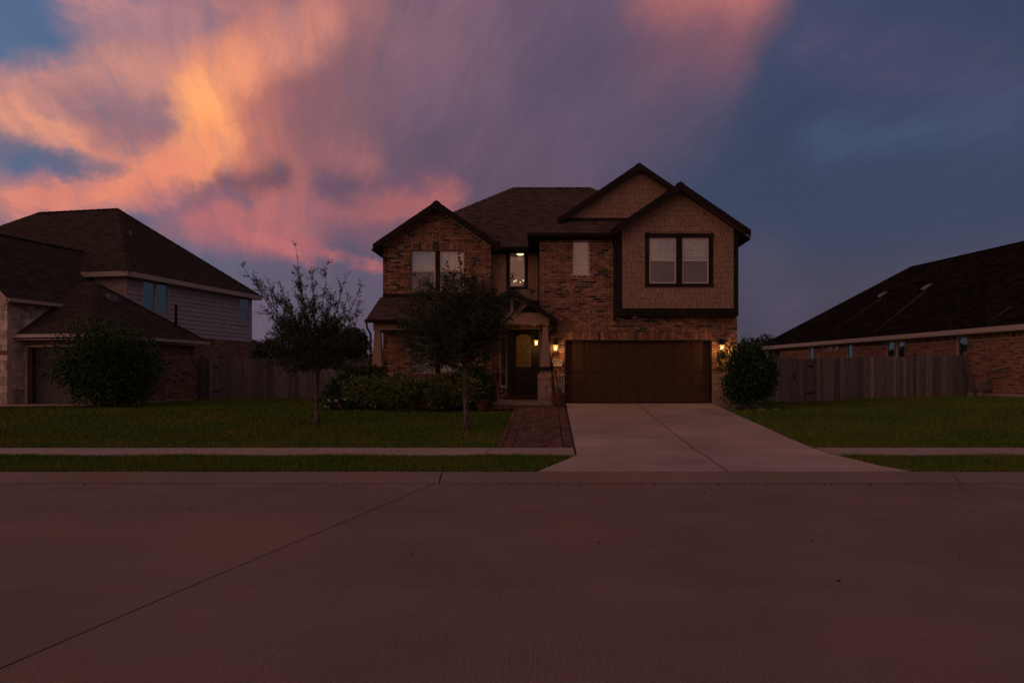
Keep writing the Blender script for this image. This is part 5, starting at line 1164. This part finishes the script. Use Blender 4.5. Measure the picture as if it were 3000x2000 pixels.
def far_tree(label, px, Y, w, top, seed, n=5200, group='trees beyond the fences'):
    x = PX(px, Y); z1 = PZ(top, Y); r_ = empty('tree', (x, Y, .5)); tag(r_, label, 'tree', group); g = np.random.default_rng(seed)
    MB().tube([(0, 0, -.1), (.1, 0, z1 * .35), (.05, .1, z1 * .6)], [.2, .15, .07], 8).build('trunk', 'bark', r_)
    hh = (z1 - .5) * .42; P_, D2 = [], []
    for k in range(9):
        c = np.array([g.uniform(-.55, .55) * w, g.uniform(-.5, .5) * w, (z1 - .5) * .56 + g.uniform(-.4, .45) * hh]); rr = g.uniform(.38, .6) * min(w, hh * 1.4)
        v = g.normal(size=(n // 9, 3)); v /= np.linalg.norm(v, axis=1, keepdims=True); P_.append(c + v * rr * lump(v, seed + k, .2, 3)[:, None] * (1 - .5 * g.random((len(v), 1)) ** 2)); D2.append(v + g.normal(size=v.shape) * .6 + np.array([0, 0, .4]))
    P_ = np.vstack(P_); P_[:, 2] = np.minimum(P_[:, 2], z1 - .5 + .15 * g.random(len(P_))); leaves('crown', P_, np.vstack(D2), .24, 'leaf_far', r_); return r_
far_tree('dark tree beyond the fence just right of the sided neighbour', 617, 47, 1.5, 757, 61)
far_tree('dark tree beyond the fence in the gap left of the brick house porch', 800, 44, 1.9, 738, 62)
far_tree('dark tree beyond the fence straight behind the spindly young tree', 705, 52, 2.3, 752, 63)
far_tree('dark far tree close against the right wall of the brick house', 1712, 58, 1.6, 763, 64)
far_tree('dark far tree above the round bush in the gap right of the garage', 1742, 62, 2.1, 760, 65)
far_tree('dark far tree touching the lowest corner of the long hip roof', 1778, 64, 1.5, 766, 66)
def far_house(label, x, Y, w, dp, zw, zr, rz=0.0):
    r_ = empty('far_house', (x, Y, .4), rz); tag(r_, label, 'house', 'houses beyond the fences')
    MB().box(-w / 2, w / 2, 0, dp, 0, zw).build('wall', 'brick_far', r_); b = MB(); o_ = .4; a = [(-w / 2 - o_, -o_, zw), (w / 2 + o_, -o_, zw), (w / 2 + o_, dp + o_, zw), (-w / 2 - o_, dp + o_, zw)]; e1, e2 = (-w / 2 + dp / 2, dp / 2, zr), (w / 2 - dp / 2, dp / 2, zr)
    b.add(a + [e1, e2], [(0, 1, 5, 4), (1, 2, 5), (2, 3, 4, 5), (3, 0, 4), (3, 2, 1, 0)]).build('roof', 'shingle2', r_); MB().box(-w / 2 - o_, w / 2 + o_, -o_ - .03, -o_, zw - .2, zw).build('fascia', 'lightpaint', r_)
    for k in (-.25, .25): MB().box(k * w - .5, k * w + .5, -.03, -.001, 1.0, 2.3).build('window', 'glass_teal', r_)
    return r_
far_house('low dark-roofed house beyond the fence left of the porch column', PX(985, 50), 50, 9, 8, 2.5, 4.6, 0)
far_house('low dark-roofed house behind the round bush and fence', PX(1628, 57), 57, 9, 8, 2.3, 4.3, 0)
far_house('red-roofed house just showing behind the sided neighbour', PX(450, 62), 62, 12, 9, 3.0, 5.3, 0)

# ------------------------------------------------------------------ grass
def blades(name, x0, x1, y0, y1, dens, hgt, keep, label):
    n = int((x1 - x0) * (y1 - y0) * dens); x = RNG.uniform(x0, x1, n); y = RNG.uniform(y0, y1, n); k = keep(x, y); x, y = x[k], y[k]; n = len(x)
    z = zg(x, y) - .036; a = RNG.uniform(0, 6.28, n); h = hgt * RNG.uniform(.55, 1.25, n) * (1 + .25 * np.sin(x * 2.1) * np.sin(y * 1.9)); ln = RNG.uniform(.1, .75, n) * h; la = RNG.uniform(0, 6.28, n); w = .0055 + .0007 * y * .6
    V = np.empty((n, 3, 3)); V[:, 0] = np.stack([x - np.cos(a) * w, y - np.sin(a) * w, z], -1); V[:, 1] = np.stack([x + np.cos(a) * w, y + np.sin(a) * w, z], -1); V[:, 2] = np.stack([x + np.cos(la) * ln, y + np.sin(la) * ln, z + h], -1)
    o = fastmesh(name, V.reshape(-1, 3), np.arange(3 * n).reshape(n, 3), 'grass', kind='stuff'); tag(o, label, 'grass'); return o
lim = lambda y: np.interp(y, [10.7, 12.66], [-.20, .50]); lim2 = lambda y: np.interp(y, [10.7, 11.3, 12.66], [5.70, 5.52, 5.36])
edge = lambda x, y: .02 * np.sin(x * 9) + .02 * np.sin(x * 23 + 1)
blades('grass', -15, .6, 10.71, 12.72, 2100, .07, lambda x, y: (x < lim(y) - .02) & (y > 10.72 + edge(x, y)) & (y < 12.70 + edge(x, y)), 'mown grass strip between kerb and sidewalk left of the driveway')
blades('grass', 5.3, 17, 10.71, 12.72, 2100, .07, lambda x, y: (x > lim2(y) + .02) & (y > 10.72 + edge(x, y)) & (y < 12.70 + edge(x, y)), 'mown grass strip between kerb and sidewalk right of the driveway')
def lawnL(x, y):
    ok = (y > 13.69 + edge(x, y)) & (x < -1.06 + .02 * np.sin(y * 11)) & ~((x > -6.9) & (y > 20.75 + .1 * np.sin(x * 2))) & ~((x > -2.0) & (y > 20.72)) & ~((x < -16.0) & (y > 23.6))
    return ok & (((x + 5.92) ** 2 + (y - 17.5) ** 2 > .03) & ((x + 2.0) ** 2 + (y - 16.55) ** 2 > .05))
def lawnR(x, y): return (y > 13.69 + edge(x, y)) & (x > exr(y) + .05 + .02 * np.sin(y * 11)) & ~((x < 7.9) & (y > 21.4)) & (y < 27.55 + (x - 6.3) * .075) & (x < 22.42 - .166 * y - .05)
for nm, f, xa, xb, lab in (('grass', lawnL, -22, -1, 'front lawn around the two young trees'), ('grass', lawnR, 5.2, 20.5, 'front lawn right of the driveway below the plank fence')):
    V = []
    for ya, yb_, dn in ((13.6, 16.5, 900), (16.5, 20, 520), (20, 31, 300)):
        ww_ = dn; n = int((xb - xa) * (yb_ - ya) * dn); x = RNG.uniform(xa, xb, n); y = RNG.uniform(ya, yb_, n); kk = f(x, y); x, y = x[kk], y[kk]; n = len(x)
        z = zg(x, y) - .036; a = RNG.uniform(0, 6.28, n); h = .068 * RNG.uniform(.55, 1.25, n) * (1 + .2 * np.sin(x * 1.1 + y) * np.sin(y * 1.3)); ln = RNG.uniform(.1, .7, n) * h; la = RNG.uniform(0, 6.28, n); w = .0065 + .0009 * (y - 10)
        T = np.empty((n, 3, 3)); T[:, 0] = np.stack([x - np.cos(a) * w, y - np.sin(a) * w, z], -1); T[:, 1] = np.stack([x + np.cos(a) * w, y + np.sin(a) * w, z], -1); T[:, 2] = np.stack([x + np.cos(la) * ln, y + np.sin(la) * ln, z + h], -1); V.append(T)
    V = np.concatenate(V); o = fastmesh(nm, V.reshape(-1, 3), np.arange(len(V) * 3).reshape(-1, 3), 'grass', kind='stuff'); tag(o, lab, 'grass')
# dry leaves along the gutter and scattered on the road
n = 236; x = np.concatenate([RNG.uniform(-1, 7.5, 170), RNG.uniform(-9, 9, 50), RNG.uniform(-5, 6, 16)]); y = np.concatenate([10.30 - np.abs(RNG.normal(0, .10, 220)), RNG.uniform(3.6, 10, 16)])
Pz = np.array([crown(a, b) for a, b in zip(x, y)]) + .006; D3 = np.stack([RNG.normal(size=n), RNG.normal(size=n), RNG.uniform(.0, .3, n)], -1)
MT['dryleaf'] = leafm('dry_leaf', [(0, (.03, .02, .014)), (1, (.09, .055, .03))])
o = leaves('fallen_leaves', np.stack([x, y, Pz], -1), D3, .035, 'dryleaf', None, .5); tag(o, 'dry leaves along the gutter before the driveway', 'leaves', kind='stuff')
# driveway apron of the left neighbour
nd = MB().add([(-23, 22.3, .58), (-15.9, 23.4, .58), (-16.1, 24.6, .58), (-23, 25.5, .58)], [(0, 1, 2, 3)]).build('driveway', 'drive', kind='structure')
